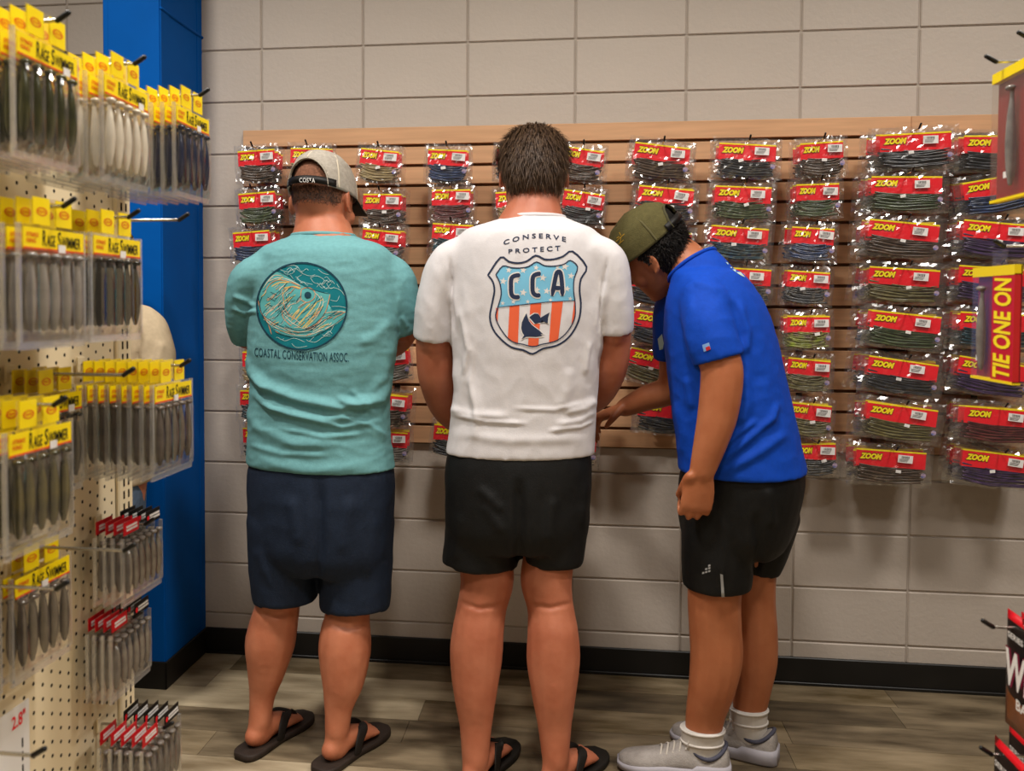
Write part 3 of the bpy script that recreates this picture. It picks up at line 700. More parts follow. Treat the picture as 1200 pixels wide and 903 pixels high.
def hair_shell(hd, material, parent, grow, back, seed, lump=.004, side=.012, front=.072):
    bm = bmesh.new(); n, kz = 48, 20; g = {}
    for i in range(n):
        th = 2*math.pi*i/n; z0 = hairline(th, back, side, front)
        for j in range(kz+1):
            z = z0 + (.118-z0)*math.sin(j/kz*math.pi/2); gr = 1+(grow-1)*min(1, .25+j/5)
            p = hd.surf(z, th, gr, 1+(grow-1)*(.6 if z > 0 else 0)); d = (p-hd.C).normalized()
            g[i,j] = bm.verts.new(p + d*lump*noise.noise(p*38+V((seed,0,0))))
    for i in range(n):
        for j in range(kz): bm.faces.new((g[i,j], g[(i+1)%n,j], g[(i+1)%n,j+1], g[i,j+1]))
    bm.faces.new([g[i,kz] for i in range(n)])
    return finish(bm, 'hair', material, parent, True)
def strands(hd, material, parent, count, L, grow, back, seed, width=.0022, lift=.2, wave=.3, side=.012, front=.072, zmax=.118, droop=.10):
    rn = random.Random(seed); verts, faces = [], []; made = 0; crown = hd.p(0,-.025,.12)
    while made < count:
        th = rn.uniform(0, 2*math.pi); z = rn.uniform(back-.002, .118)
        if z < hairline(th, back, side, front)+rn.uniform(-.004,.006) or z > zmax: continue
        if z > .06 and rn.random() > skull(z)[1]/.073: continue
        p = hd.surf(z, th, grow-.01, 1.0); nrm = (p-hd.C).normalized()
        dr = (p-crown); dr = dr - nrm*dr.dot(nrm)
        if dr.length < .004: dr = hd.Y*.01+hd.X*rn.uniform(-.01,.01)
        dr = (dr.normalized() + V((rn.uniform(-1,1),rn.uniform(-1,1),rn.uniform(-1,1)))*wave + nrm*lift*rn.uniform(.3,1.3)).normalized()
        dr2 = (dr - nrm*.35 + V((0,0,-droop))).normalized(); l = L*rn.uniform(.6,1.15)*(.4 if abs(math.sin(th)) < .5 and z < .06 else 1)
        sd = dr.cross(nrm).normalized()*width*rn.uniform(.6,1.3); q1 = p+dr*l*.5; q2 = q1+dr2*l*.5; b = len(verts)
        verts += [tuple(p-sd), tuple(p+sd), tuple(q1-sd*.8), tuple(q1+sd*.8), tuple(q2)]
        faces += [(b,b+1,b+3,b+2), (b+2,b+3,b+4)]; made += 1
    me = bpy.data.meshes.new('hair_strands'); me.from_pydata(verts, [], faces); me.update(); return link('hair_strands', me, material, parent)
def add_hand(bm, W, d, n, sd, k=1.0, curl=(.5,.6,.4), thumb=.6, spread=.05, tside=.6):
    d, n, sd = d.normalized(), n.normalized(), sd.normalized()
    tube(bm, [(W-d*.03*k, .030*k, .022*k), (W, .029*k, .019*k), (W+d*.045*k, .040*k, .018*k), (W+d*.088*k, .041*k, .0145*k)], sd, 14, 3)
    for off, ln, sp in ((.0315,.074,.5), (.0105,.083,.15), (-.0105,.077,-.2), (-.031,.060,-.6)):
        p = W + d*(.084 if abs(off) < .02 else .078)*k + sd*off*k; a = 0; pts = [(p-d*.012*k, .0092*k)]; f0 = (d+sd*sp*spread*2).normalized()
        for c, fr, r in zip(curl, (.45,.30,.25), (.0090,.0082,.0070)):
            pts.append((p, r*k)); a += c; p = p + (f0*math.cos(a) - n*math.sin(a))*ln*fr*k
        pts.append((p, .0062*k)); tube(bm, pts, sd, 10, 3)
    q = W + d*.022*k + sd*.030*k; a = (d*.75+sd*tside-n*.35*thumb).normalized(); b = (d*.95+sd*.1-n*.5*thumb).normalized()
    tube(bm, [(q-a*.015, .014*k), (q, .0145*k), (q+a*.036*k, .0115*k), (q+a*.036*k+b*.030*k, .0085*k)], n, 10, 3)
def add_foot(bm, H, d, L, z0, width=1.0, toes=True):
    d = V((d.x, d.y, 0)).normalized(); sd = V((d.y, -d.x, 0)); U = V((0,0,1)); k = L/.26
    P = lambda a, z, s=0: H + d*a*k + sd*s + U*(z0+z)
    tube(bm, [(P(.022,.030), .028*width, .030), (P(.05,.036), .032*width, .036), (P(.10,.036), .035*width, .036), (P(.15,.028), .042*width, .027), (P(.19,.019), .045*width, .018), (P(.205,.015), .042*width, .014)], sd, 16, 4)
    if toes:
        for s_, l, r in ((-.034,.050,.0135), (-.0125,.050,.0098), (.006,.044,.0092), (.022,.036,.0088), (.036,.026,.0085)):
            tube(bm, [(P(.185,.016,s_*width), r), (P(.185+l*.6,.016,s_*width*1.02), r*.95), (P(.185+l,.0115,s_*width*1.02), r*.85)], sd, 10, 3)
def sandal(H, d, L, parent, flip, material, strapm):
    d = V((d.x, d.y, 0)).normalized(); sd = V((d.y, -d.x, 0)); U = V((0,0,1)); k = L/.26
    root = empty('sandal'); root.parent = parent
    prof = [(-.036,.022), (-.022,.038), (.01,.046), (.07,.044), (.12,.045), (.17,.054), (.215,.056), (.255,.045), (.274,.022)]
    bm = bmesh.new(); rings = []
    for a, hw in [tuple(x) for x in catmull(prof, 0, 3)]:
        c = H+d*a*k; rings.append([c+sd*hw*sx+U*z for sx, z in ((-.97,.0),(-1.02,.009),(-1.0,.020),(-.90,.021),(.90,.021),(1.0,.020),(1.02,.009),(.97,.0))])
    skin_rings(bm, rings); finish(bm, 'sole', material, root, True)
    tpos = H+d*.190*k+sd*(flip*-.022)+U*.022
    for s_ in (-1, 1):
        bm = bmesh.new(); A = H+d*.095*k+sd*s_*.043+U*.018; Bp = H+d*.135*k+sd*s_*.030+U*.076; 
        tube(bm, [(A, .019, .004), (A+U*.03+d*.008, .018, .004), (Bp, .016, .004), (H+d*.165*k+sd*s_*.010+sd*(flip*-.012)+U*.070, .010, .0035), (tpos+U*.025, .007, .0035), (tpos, .004, .004)], d, 10, 4)
        finish(bm, 'strap', strapm, root, True)
    return root
def shoe(H, d, L, parent, laces=True):
    d = V((d.x, d.y, 0)).normalized(); sd = V((d.y, -d.x, 0)); U = V((0,0,1)); k = L/.30
    root = empty('shoe'); root.parent = parent
    up = mat('shoe_grey', '9a938e', .8, .2, var=.10, vscale=60, bump=.4, bscale=220); so = mat('shoe_sole', 'aaa6ae', .6, .3); dk = mat('shoe_trim', '4a4a58', .7, .2); lc = mat('shoe_lace', 'c0b8ae', .8, .2)
    prof = [(-.012,.022,.074,.030),(.0,.037,.100,.03),(.03,.045,.084,.03),(.06,.046,.066,.03),(.095,.046,.092,.03),(.13,.047,.092,.03),(.17,.047,.074,.03),(.215,.050,.062,.026),(.255,.046,.056,.022),(.285,.034,.050,.020),(.300,.015,.040,.020)]
    bm = bmesh.new(); rings = []
    for a, hw, top, b0 in [tuple(x) for x in catmull(prof, 0, 3)]:
        c = H+d*a*k; h = top-b0; rings.append([c+sd*hw*cx+U*(b0+h*cz) for cx, cz in ((-1,0),(-1.02,.25),(-.92,.6),(-.62,.88),(-.22,1),(.22,1),(.62,.88),(.92,.6),(1.02,.25),(1,0))])
    skin_rings(bm, rings); finish(bm, 'upper', up, root, True)
    bm = bmesh.new(); rings = []
    for a, hw, top, b0 in [tuple(x) for x in catmull(prof, 0, 3)]:
        c = H+d*(a*1.03-.004)*k; toe = max(0, (a-.2)/.1)**2*.010; hh = b0+.008+(.010 if a < .09 else 0); w_ = hw+.004
        rings.append([c+sd*w_*cx+U*z for cx, z in ((-.85,toe),(-1,.007+toe),(-1.05,hh*.6+toe*.5),(-1,hh),(1,hh),(1.05,hh*.6+toe*.5),(1,.007+toe),(.85,toe))])
    skin_rings(bm, rings); finish(bm, 'sole', so, root, True)
    bm = bmesh.new(); pts = []
    for q in range(17):
        t = 2*math.pi*q/16; pts.append((H+d*(.052+.056*math.cos(t))*k+sd*.041*math.sin(t)+U*(.084+.017*math.cos(2*t)), .006))
    tube(bm, pts, U, 8, 2); finish(bm, 'collar', dk, root, True)
    if laces:
        for q in range(5):
            a = .105+q*.018; h = .099-q*.0065; bm = bmesh.new()
            tube(bm, [(H+d*(a+.006)*k+sd*-.030+U*(h-.012), .003), (H+d*a*k+U*(h+.006), .0035), (H+d*(a+.006)*k+sd*.030+U*(h-.012), .003)], d, 6, 3); finish(bm, 'lace', lc, root, True)
        for s_ in (-1, 1):
            bm = bmesh.new(); b = H+d*.105*k+U*.106; tube(bm, [(b, .0025), (b+sd*s_*.02+U*.018-d*.006, .0025), (b+sd*s_*.034+U*.0, .0025), (b+sd*s_*.030-U*.02, .002)], d, 6, 3); finish(bm, 'lace', lc, root, True)
    return root
def cap(hd, parent, crown_m, brim_m, strap_m, zr, grow, arch_w, arch_h, tag_text=None):
    n, kz = 96, 22; bm = bmesh.new(); g = {}; top = .118
    for i in range(n):
        th = 2*math.pi*i/n
        for j in range(kz+1):
            z = zr + (top-zr)*math.sin(j/kz*math.pi/2); g[i,j] = bm.verts.new(hd.surf(z, th, grow, 1) + hd.Z*hd.k*(.010*(z-zr)/(top-zr)) + hd.Z*hd.k*.012*max(0, math.sin(th))*(1-(z-zr)/(top-zr))*.5)
    tp = bm.verts.new(hd.p(0,-.012,.134))
    def hole(i, j):
        th = 2*math.pi*(i+.5)/n; z = zr + (top-zr)*math.sin((j+.5)/kz*math.pi/2); cy, hw, _ = skull(z); x = hw*grow*math.cos(th)
        return math.sin(th) < 0 and (x/arch_w)**2 + ((z-zr)/arch_h)**2 < 1
    for i in range(n):
        for j in range(kz):
            if not hole(i, j): bm.faces.new((g[i,j], g[(i+1)%n,j], g[(i+1)%n,j+1], g[i,j+1]))
        bm.faces.new((g[i,kz], g[(i+1)%n,kz], tp))
    bmesh.ops.delete(bm, geom=[v for v in bm.verts if not v.link_faces], context='VERTS')
    # even out the edge of the opening onto the ellipse
    root = finish(bm, 'cap', crown_m, parent, True); sm = root.modifiers.new('s', 'SOLIDIFY'); sm.thickness = .003; sm.offset = 1
    # seams and edge tape
    for th in (math.pi/2, -math.pi/2, math.pi/6, 5*math.pi/6, -math.pi/6, -5*math.pi/6):
        pts = []
        for j in range(10):
            z = zr+.004 + (top-zr-.004)*math.sin(j/9*math.pi/2)
            if math.sin(th) < -.9 and z < zr+arch_h+.004: continue
            pts.append((hd.surf(z, th, grow+.045) + hd.Z*hd.k*(.010*(z-zr)/(top-zr)), .0034, .0012))
        if len(pts) > 2:
            bm = bmesh.new(); tube(bm, pts, (hd.X*math.sin(th)-hd.Y*math.cos(th)), 6, 2); finish(bm, 'seam', mat(crown_m.name+'_seam', 'c8bda8' if crown_m.name.startswith('cap_grey') else '5a5436', .8, .2), root, True)
    pts = []
    for q in range(25):
        a = math.pi*q/24; z = zr+arch_h*math.sin(a); cy, hw, hdp = skull(z); x = arch_w*math.cos(a); c_ = max(-1, min(1, x/(hw*grow))); th = -math.acos(c_)
        pts.append((hd.surf(z, th, grow+.04)+hd.Z*hd.k*(.010*(z-zr)/(top-zr)), .0055, .0022))
    bm = bmesh.new(); tube(bm, pts, hd.Y, 8, 2); finish(bm, 'edge_tape', mat(crown_m.name+'_tape', 'a8a092' if crown_m.name.startswith('cap_grey') else '4a4630', .8, .2), root, True)
    # strap
    bm = bmesh.new(); rows = []
    for q in range(25):
        th = -math.pi/2 + (q/24-.5)*2*math.asin(min(.99, (arch_w+.012)/(skull(zr)[1]*grow)))
        rows.append([hd.surf(zr+dz, th, grow+.05) for dz in (.001, .020)])
    vv = [[bm.verts.new(p) for p in r] for r in rows]
    for a, b in zip(vv, vv[1:]): bm.faces.new((a[0], b[0], b[1], a[1]))
    st = finish(bm, 'strap', strap_m, root, True); sm = st.modifiers.new('s', 'SOLIDIFY'); sm.thickness = .003; sm.offset = 1
    # brim
    bm = bmesh.new(); g = {}
    for i in range(25):
        th = math.pi*(.10+.80*i/24)
        for j in range(7):
            r = j/6; b = hd.surf(zr, th, grow); sn = math.sin(th); g[i,j] = bm.verts.new(b + hd.k*(hd.Y*(.078*r*sn**.5) + hd.X*math.cos(th)*.010*r - hd.Z*(.006*r+.030*math.cos(th)**2*r - .006*sn)))
    for i in range(24):
        for j in range(6): bm.faces.new((g[i,j], g[i+1,j], g[i+1,j+1], g[i,j+1]))
    br = finish(bm, 'brim', brim_m, root, True); sm = br.modifiers.new('s', 'SOLIDIFY'); sm.thickness = .004
    return root, st
def bvh_of(o):
    return BVHTree.FromPolygons([tuple(v.co) for v in o.data.vertices], [tuple(p.vertices) for p in o.data.polygons])
def skin(name, a, b): return mat(name, a, .5, .4, col2=b, vscale=14, bump=.10, bscale=140, sss=.12, detail=6)
def fabric(name, col, var=.06, bump=.25, rough=.85): return mat(name, col, rough, .2, var=var, vscale=90, bump=bump, bscale=260)

def rings_back(levels, Y, psi, grow=0.0):
    """torso rings seen from behind: (py, left px, right px, half depth[, dY])"""
    Rt = V((math.cos(psi), -math.sin(psi), 0)); Fd = V((math.sin(psi), math.cos(psi), 0)); out = []
    for lv in levels:
        y, l, r, hd = lv[:4]; Yc = Y+(lv[4] if len(lv) > 4 else 0); c = at((l+r)/2, y, Yc); out.append((c, Rt*((r-l)/2*mpx((l+r)/2, Yc)+grow), Fd*(hd+grow)))
    return out
def torso(bm, rings, n=32, cup=0, pw=2.12, sub=4):
    seq = [(*c, *ax, *ay) for c, ax, ay in rings]; q = catmull(seq, 0, sub)
    rs = [(V(a[:3]), V(a[3:6]), V(a[6:9])) for a in q]
    if cup:
        c, ax, ay = rs[-1]; k = 1-.012/ax.length; k2 = 1-.012/ay.length
        rs += [(c, ax*k, ay*k2), (c+V((0,0,cup)), ax*k*.97, ay*k2*.97)]
    skin_rings(bm, [ring_pts(*r, n, pw) for r in rs])
def chain(pts, dY=0, df=1.0):
    """(px, py, Y, radius px[, depth radius factor]) -> tube points"""
    return [(at(p[0], p[1], p[2]+dY), p[3]*mpx(p[0], p[2]+dY)*(p[4] if len(p) > 4 else df), p[3]*mpx(p[0], p[2]+dY)) for p in pts]
def grow(pts, g): return [(p[0], p[1]+g, p[2]+g) for p in pts]
def collar_ring(ring, r, material, parent, lift=.0, tilt=.0):
    c, ax, ay = ring; bm = bmesh.new(); pts = []
    for q in range(33):
        t = 2*math.pi*q/32; pts.append((c+ax*math.cos(t)+ay*math.sin(t)+V((0,0,lift-tilt*math.sin(t))), r*1.5, r))
    tube(bm, pts, (0,0,1), 8, 2, False, False); return finish(bm, 'collar', material, parent, True)
def loc_hand(bm, W, E_, thumb_up, k=1.05, curl=(.5,.6,.4)):
    d = (W-E_).normalized(); sd = (thumb_up - d*thumb_up.dot(d)).normalized(); return d, sd

# ---------------------------------------------- man in the teal shirt
YT, PT_ = -.67, math.radians(11)
man = empty('person', (at(375, 600, YT).x, YT, 0)); tag(man, 'man in teal fish-print shirt, navy shorts, grey cap and brown sandals', 'person')
skT = skin('skin_tanned', 'b3694a', 'c27a5a')
FT = V((math.sin(PT_), math.cos(PT_), 0)); RT = V((math.cos(PT_), -math.sin(PT_), 0)); pit = math.radians(11)
hY = (FT*math.cos(pit) - V((0,0,math.sin(pit)))); hZ = (FT*math.sin(pit) + V((0,0,math.cos(pit))))
HT = Head(at(378, 236, -.62), RT, hY, hZ, 1.16)
tl = [(273,346,411,.076,.03),(279,336,421,.086,.03),(284,316,440,.098,.02),(293,299,458,.115),(313,292,465,.135),(345,290,467,.145),(380,287,468,.150),(415,287,466,.152),(445,290,461,.148),(480,289,458,.148),(515,287,460,.152),(546,285,466,.155)]
armL = chain([(318,316,-.54,20),(294,326,-.55,22),(287,362,-.51,21),(291,390,-.45,19)], -.13, 1.35); foreL = chain([(290,390,-.45,17),(312,402,-.38,15),(334,404,-.34,11)], -.13)
armR = chain([(434,316,-.54,20),(461,324,-.56,23),(469,355,-.55,22.5),(473,386,-.52,19)], -.09, 1.30); foreR = chain([(473,388,-.51,17),(460,404,-.42,15),(434,408,-.34,11)], -.09)
bm = bmesh.new()
torso(bm, rings_back(tl[3:]+[(600,290,462,.145)], YT, PT_, -.016))
tube(bm, [(HT.p(0,.005,-.01), .078, .070), (HT.p(0,.002,-.07), .085, .072), (at(378,266,YT+.04), .090, .076), (at(377,300,YT+.01), .13, .085)], RT, 20, 4)
HT.add(bm)
for a, f in ((armL, foreL), (armR, foreR)):
    tube(bm, grow(a, -.012)); tube(bm, f)
for f, th in ((foreL, RT), (foreR, -RT)):
    d = (f[-1][0]-f[-2][0]).normalized(); n_ = V((0,-.6,.8)); n_ = (n_-d*n_.dot(d)).normalized(); sd_ = d.cross(n_)*(1 if th is RT else -1)
    add_hand(bm, f[-1][0], d, n_, sd_, 1.08, (.7,.8,.5))
legsT = [[(334,590,-.53,36),(331,650,-.53,31),(327,700,-.54,25.5),(321,730,-.545,27.5),(316,756,-.55,28.5),(312,788,-.555,21.5),(307,818,-.56,14.5),(305,846,-.565,13,1.2)],
         [(413,590,-.53,37),(411,655,-.54,32),(408,712,-.56,26),(405,740,-.575,29.5),(404,764,-.585,30.5),(402,798,-.60,25),(397,828,-.61,17),(395,856,-.615,14,1.2)]]
for L_ in legsT: tube(bm, chain(L_, -.13))
dirs = []
for lg, (hx_, hy_, tx, ty) in zip(legsT, ((294,884,345,850),(391,894,441,859))):
    A = chain(lg, -.13)[-1][0]; d = at_z(tx, ty, .02)-at_z(hx_, hy_, .02); d.z = 0; d.normalize(); H = V((A.x, A.y, 0))-d*.052; dirs.append((H, d, .26)); add_foot(bm, H, d, .26, .021, 1.05)
    tube(bm, [(A+V((0,0,.03)), .034, .034), (A, .037, .034), (H+d*.050+V((0,0,.07)), .044, .034), (H+d*.056+V((0,0,.045)), .05, .034)], d, 14, 3)
me = remesh(bm, .0055, 7); folds(me, [([(300,716),(325,722),(350,716)], -.003, 4), ([(383,730),(408,736),(432,730)], -.003, 4)], .0006, 20, 3); body = link('body', me, skT, man); HT.eyes(man)
tealm = fabric('shirt_teal', '6a9fa3', .06, .14)
bm = bmesh.new(); torso(bm, rings_back(tl, YT, PT_), cup=.05)
tube(bm, [armL[0], armL[1], armL[2], armL[3]], n=18, cup=.04); tube(bm, grow(armR, .002), n=18, cup=.04)
me = remesh(bm, .005, 14, [(armL[1][0]+V((0,-.03,0)), .17, 60), (armR[1][0]+V((0,-.03,0)), .17, 60)])
folds(me, [([(292,430),(310,452),(350,468),(400,478),(450,462),(464,440)], .012, 6), ([(290,455),(320,478),(380,492),(420,486)], .008, 5), ([(392,466),(420,474),(458,468)], .010, 4), ([(288,475),(300,500),(345,520),(400,520)], .006, 7), ([(460,400),(452,440),(430,462)], .007, 6),
  ([(272,360),(286,366),(306,364)], .007, 3), ([(272,346),(288,352),(300,360)], .006, 3), ([(300,470),(340,486),(400,500),(450,492)], .006, 3.5), ([(320,500),(380,512),(430,508)], .004, 3), ([(290,520),(330,532),(390,534)], .004, 3.5), ([(470,370),(478,385)], .005, 3), ([(396,488),(430,496),(452,510)], .005, 3), ([(462,372),(440,395),(420,402)], .005, 6), ([(420,500),(455,512)], .005, 6), ([(300,540),(360,552),(440,545)], .004, 6), ([(286,415),(296,440),(318,460)], .008, 5), ([(410,455),(440,486)], .005,4), ([(468,340),(462,372),(466,388)], .006, 5)], .0022, 10, 1, (.8,1,2.2))
shirt = link('shirt', me, tealm, man); collar_ring(rings_back([(277,342,416,.082,.03)], YT, PT_)[0], .0045, tealm, shirt, .0, .003)
bv = bvh_of(shirt)
tm = [mat('ink_'+n, c, .8, .15) for n, c in (('navy','1d3f4e'),('teal','12707a'),('ltteal','5aa8a8'),('cream','d9c9b0'),('orange','c98a5e'),('gold','d8bd72'),('pale','b9d2cc'))]
NAV, TEA, LTT, CRE, ORA, GOL, PAL = tm
Z = lambda pts: [(280+x/6.453, 300+y/6.453) for x, y in pts]
circ = [(478+338*math.cos(t), 380+328*math.sin(t)) for t in [2*math.pi*i/56 for i in range(57)]]
print_on(poly2d(Z(circ[:-1])), bv, 'print_disc', TEA, shirt, .0010, 5)
print_on(ribbon([Z(circ)], 2.0), bv, 'print_ring', NAV, shirt, .0026, 6)
fish = smooth2d([(152,300),(200,190),(250,120),(330,130),(420,190),(520,240),(600,268),(690,285),(675,360),(655,420),(740,405),(810,410),(818,440),(760,500),(660,560),(560,610),(440,615),(320,590),(230,530),(175,430)], 3)
print_on(poly2d(Z(fish)), bv, 'print_fish', LTT, shirt, .0015, 5)
for nm, mt_, wd, off, ls in (
 ('print_lines', NAV, .55, .0024, [[(250,112),(330,128),(430,185),(520,238),(610,268),(690,285)], [(655,425),(620,470),(560,520),(480,560),(380,545),(280,510),(190,450)], [(175,440),(240,530),(330,590),(450,612),(560,606),(680,545),(770,480),(816,440)], [(350,280),(370,350),(340,400)], [(600,300),(560,370),(470,440)], [(240,270),(300,300)], [(220,310),(280,340)], [(210,360),(260,380)], [(420,300),(380,320)], [(430,330),(390,345)], [(180,300),(160,380),(200,480)], [(500,560),(590,520),(690,460),(790,425)], [(260,540),(400,580),(560,575)]]),
 ('print_lines', CRE, .7, .0022, [[(190,450),(260,510),(360,555),(470,572),(560,545),(630,480)], [(190,475),(280,540),(400,590),(520,598),(640,555)], [(650,430),(740,418),(808,424),(805,450),(740,505),(650,550)], [(330,400),(360,440),(420,470),(480,520)], [(340,440),(400,500),(470,540)], [(620,300),(640,350),(600,440),(540,510)], [(210,200),(300,165),(380,180),(460,220)], [(190,240),(260,150),(330,150)], [(230,420),(300,360),(330,330)], [(240,450),(320,380)], [(700,440),(640,500),(560,560)], [(570,270),(620,330),(590,420)]]),
 ('print_lines', ORA, .9, .0021, [[(330,260),(340,330),(350,390),(380,440),(440,480)], [(690,290),(672,370),(650,430),(590,510),(500,560)], [(190,300),(230,220),(300,180),(400,200),(470,230)], [(330,410),(340,470),(400,530)], [(470,290),(480,250),(530,240),(575,270),(570,320),(520,350),(475,330),(470,290)], [(150,330),(170,420),(220,500),(250,590)], [(330,260),(400,232),(460,250)]]),
 ('print_lines', GOL, 1.5, .0019, [[(460,400),(420,440),(400,470)], [(540,360),(480,420),(430,480)], [(590,350),(530,430),(450,520)], [(600,390),(550,470),(480,545)], [(250,230),(310,200),(380,200)], [(340,240),(420,230),(470,245)], [(560,480),(500,545)]]),
 ('print_lines', PAL, .45, .0018, [[(300,95),(370,120),(430,95),(480,130),(540,150),(580,140)], [(540,165),(590,150),(645,180),(620,210),(570,200),(545,165)], [(480,140),(440,170),(500,200),(560,215)], [(650,250),(720,240),(770,260),(800,300)], [(740,210),(760,240)], [(690,330),(740,340),(760,300)], [(700,380),(760,380),(810,390)], [(290,610),(350,640),(420,620),(500,650)], [(400,660),(440,690),(520,680)], [(520,640),(580,650),(640,610),(700,600)], [(720,520),(690,570),(640,600)], [(360,80),(420,70),(450,90)], [(600,100),(640,130),(680,140)]])):
    print_on(ribbon([Z(smooth2d(l)) for l in ls], wd), bv, nm, mt_, shirt, off, 5)
rn = random.Random(21)
from mathutils.geometry import intersect_point_tri_2d
def in_poly(p, poly):
    c = False
    for a, b in zip(poly, poly[1:]+poly[:1]):
        if (a[1] > p[1]) != (b[1] > p[1]) and p[0] < (b[0]-a[0])*(p[1]-a[1])/(b[1]-a[1])+a[0]: c = not c
    return c
sets = {'c': [], 'o': [], 'n': [], 'w': [], 't': []}
while sum(len(v) for v in sets.values()) < 150:
    p = (rn.uniform(150,815), rn.uniform(60,700)); r2 = ((p[0]-478)/320)**2+((p[1]-380)/310)**2
    if r2 > 1: continue
    if in_poly(p, fish):
        if (p[0]-524)**2+(p[1]-294)**2 < 75**2: continue
        ang = (-.75 if p[0] < 640 and p[1] < 520 else (.25 if p[0] < 480 else -.45)) + rn.uniform(-.25,.25); ln = rn.uniform(35,85); k_ = rn.choice('ccconnwt')
        q = [(p[0]+math.cos(ang)*ln*t+rn.uniform(-6,6), p[1]+math.sin(ang)*ln*t+rn.uniform(-6,6)) for t in (-.5,0,.5)]
        if all(in_poly(z_, fish) for z_ in q): sets[k_].append(q)
    else:
        a0 = rn.uniform(-.6,.6); q = [(p[0]+dx, p[1]+18*math.sin(dx*.07+p[0])+a0*dx) for dx in (-30,-15,0,15,30)]
        if all(((z_[0]-478)/318)**2+((z_[1]-380)/308)**2 < 1 and not in_poly(z_, fish) for z_ in q) and rn.random() < .4: sets['t'].append(q)
for k_, mt_, wd in (('c', CRE, .55), ('o', ORA, .6), ('n', NAV, .45), ('w', GOL, .7), ('t', PAL, .4)):
    if sets[k_]: print_on(ribbon([Z(smooth2d(l)) for l in sets[k_]], wd), bv, 'print_strokes', mt_, shirt, .0023, 5)
eye = [(524+26*math.cos(t), 294+24*math.sin(t)) for t in [2*math.pi*i/16 for i in range(16)]]; print_on(poly2d(Z(eye)), bv, 'print_eye', NAV, shirt, .0029, 3)
vs, fs = text2d('COASTAL CONSERVATION ASSOC.', 1, 0, .0, 1.05)
def cmap(u, v): x = 120+u*712; return (x, 735+40*math.sin(u*1.5)*1.05 - v*(66+2*u) + 22)
print_on(bm2d(Z([cmap(*p) for p in vs]), fs), bv, 'print_lettering', NAV, shirt, .0012, 0)
navy = fabric('shorts_navy', '1b2536', .12, .3, .75)
bm = bmesh.new(); torso(bm, rings_back([(535,292,460,.14),(560,288,462,.152),(600,289,461,.158),(640,294,458,.155),(665,305,450,.12)], YT, PT_, .004))
tube(bm, grow(chain([(336,610,-.54,44),(334,660,-.54,40),(335,704,-.545,36)], -.13), .003), n=20, cup=.05); tube(bm, grow(chain([(416,610,-.54,45),(416,665,-.545,42),(416,713,-.555,39.5)], -.13), .003), n=20, cup=.05)
me = remesh(bm, .0065, 8); folds(me, [([(374,560),(374,640),(370,690)], -.012, 7), ([(340,580),(350,640)], .005, 8), ([(410,580),(400,650)], .005, 8), ([(300,640),(320,690)], .004, 6), ([(440,600),(430,680)], .005, 7)], .0025, 8, 4)
sh_ = link('shorts', me, navy, man)
hairT = mat('hair_cropped', '6a4634', .8, .2, col2='8a5c46', vscale=160)
hair_shell(HT, hairT, man, 1.02, -.020, 3, .0006, .0, .07); strands(HT, mat('hair_dark_brown', '2e1e15', .6, .3), man, 2600, .0065, 1.03, -.027, 5, .0005, .5, .5, .0, .07, .016)
greycap = fabric('cap_grey', 'aaa296', .12, .5); cp, st = cap(HT, man, greycap, mat('brim_black', '15130f', .7, .2), INK, .014, 1.10, .057, .064)
bpy.context.view_layer.update()
sb = BVHTree.FromObject(st, bpy.context.evaluated_depsgraph_get())
vs, fs = text2d('COSTA', 1, 0, .0, 1.1); print_on(bm2d([(351+u*18, 213.5+u*.5-v*5.2) for u, v in vs], fs), sb, 'lettering', WHITE, st, .0008, 0)
brown = mat('sandal_brown', '2e241e', .6, .3, var=.15, vscale=40); brst = mat('sandal_strap', '1f1a17', .6, .3)
for i, (H, d, L) in enumerate(dirs): sandal(H, d, L+.012, man, -1 if i == 0 else 1, brown, brst)

# ---------------------------------------------- man in the white shirt
YM_, PM = -.72, math.radians(-7)
man = empty('person', (at(608, 600, YM_).x, YM_, 0)); tag(man, 'bareheaded man in white shield-print shirt and black shorts', 'person')
skM = skin('skin_fair', 'a86044', 'b66f52'); FM = V((math.sin(PM), math.cos(PM), 0)); RM = V((math.cos(PM), -math.sin(PM), 0)); pit = math.radians(20)
HM = Head(at(625, 207, -.64), RM, (FM*math.cos(pit) - V((0,0,math.sin(pit)))), (FM*math.sin(pit) + V((0,0,math.cos(pit)))), 1.16)
tl = [(252,594,658,.076,.03),(257,586,666,.086,.03),(263,566,682,.098,.02),(271,543,699,.115),(292,530,711,.130),(325,527,714,.138),(360,528,711,.140),(400,531,706,.140),(440,532,702,.136),(480,529,699,.134),(510,525,698,.136),(531,521,697,.138)]
armL = chain([(552,296,-.53,19),(526,306,-.53,23),(514,350,-.52,25),(510,396,-.50,25.5)], -.20, 1.35); armR = chain([(688,294,-.53,19),(712,303,-.53,22.5),(718,345,-.52,23.5),(720,389,-.50,23)], -.20, 1.35)
foreL = chain([(511,380,-.50,24),(511,415,-.49,23.5),(513,445,-.47,22,1),(526,480,-.38,19),(552,500,-.27,14),(575,502,-.20,11)], -.20); foreR = chain([(719,370,-.50,21),(719,405,-.49,20.5),(714,435,-.47,20),(700,462,-.36,18),(680,478,-.26,13),(664,480,-.20,11)], -.20)
bm = bmesh.new(); torso(bm, rings_back(tl[3:]+[(590,526,690,.125)], YM_, PM, -.016))
tube(bm, [(HM.p(0,.005,-.01), .074, .068), (HM.p(0,.002,-.07), .081, .072), (at(625,248,YM_+.04), .086, .076), (at(622,280,YM_+.01), .13, .085)], RM, 20, 4)
HM.add(bm)
for a, f in ((armL, foreL), (armR, foreR)): tube(bm, grow(a, -.010)); tube(bm, f)
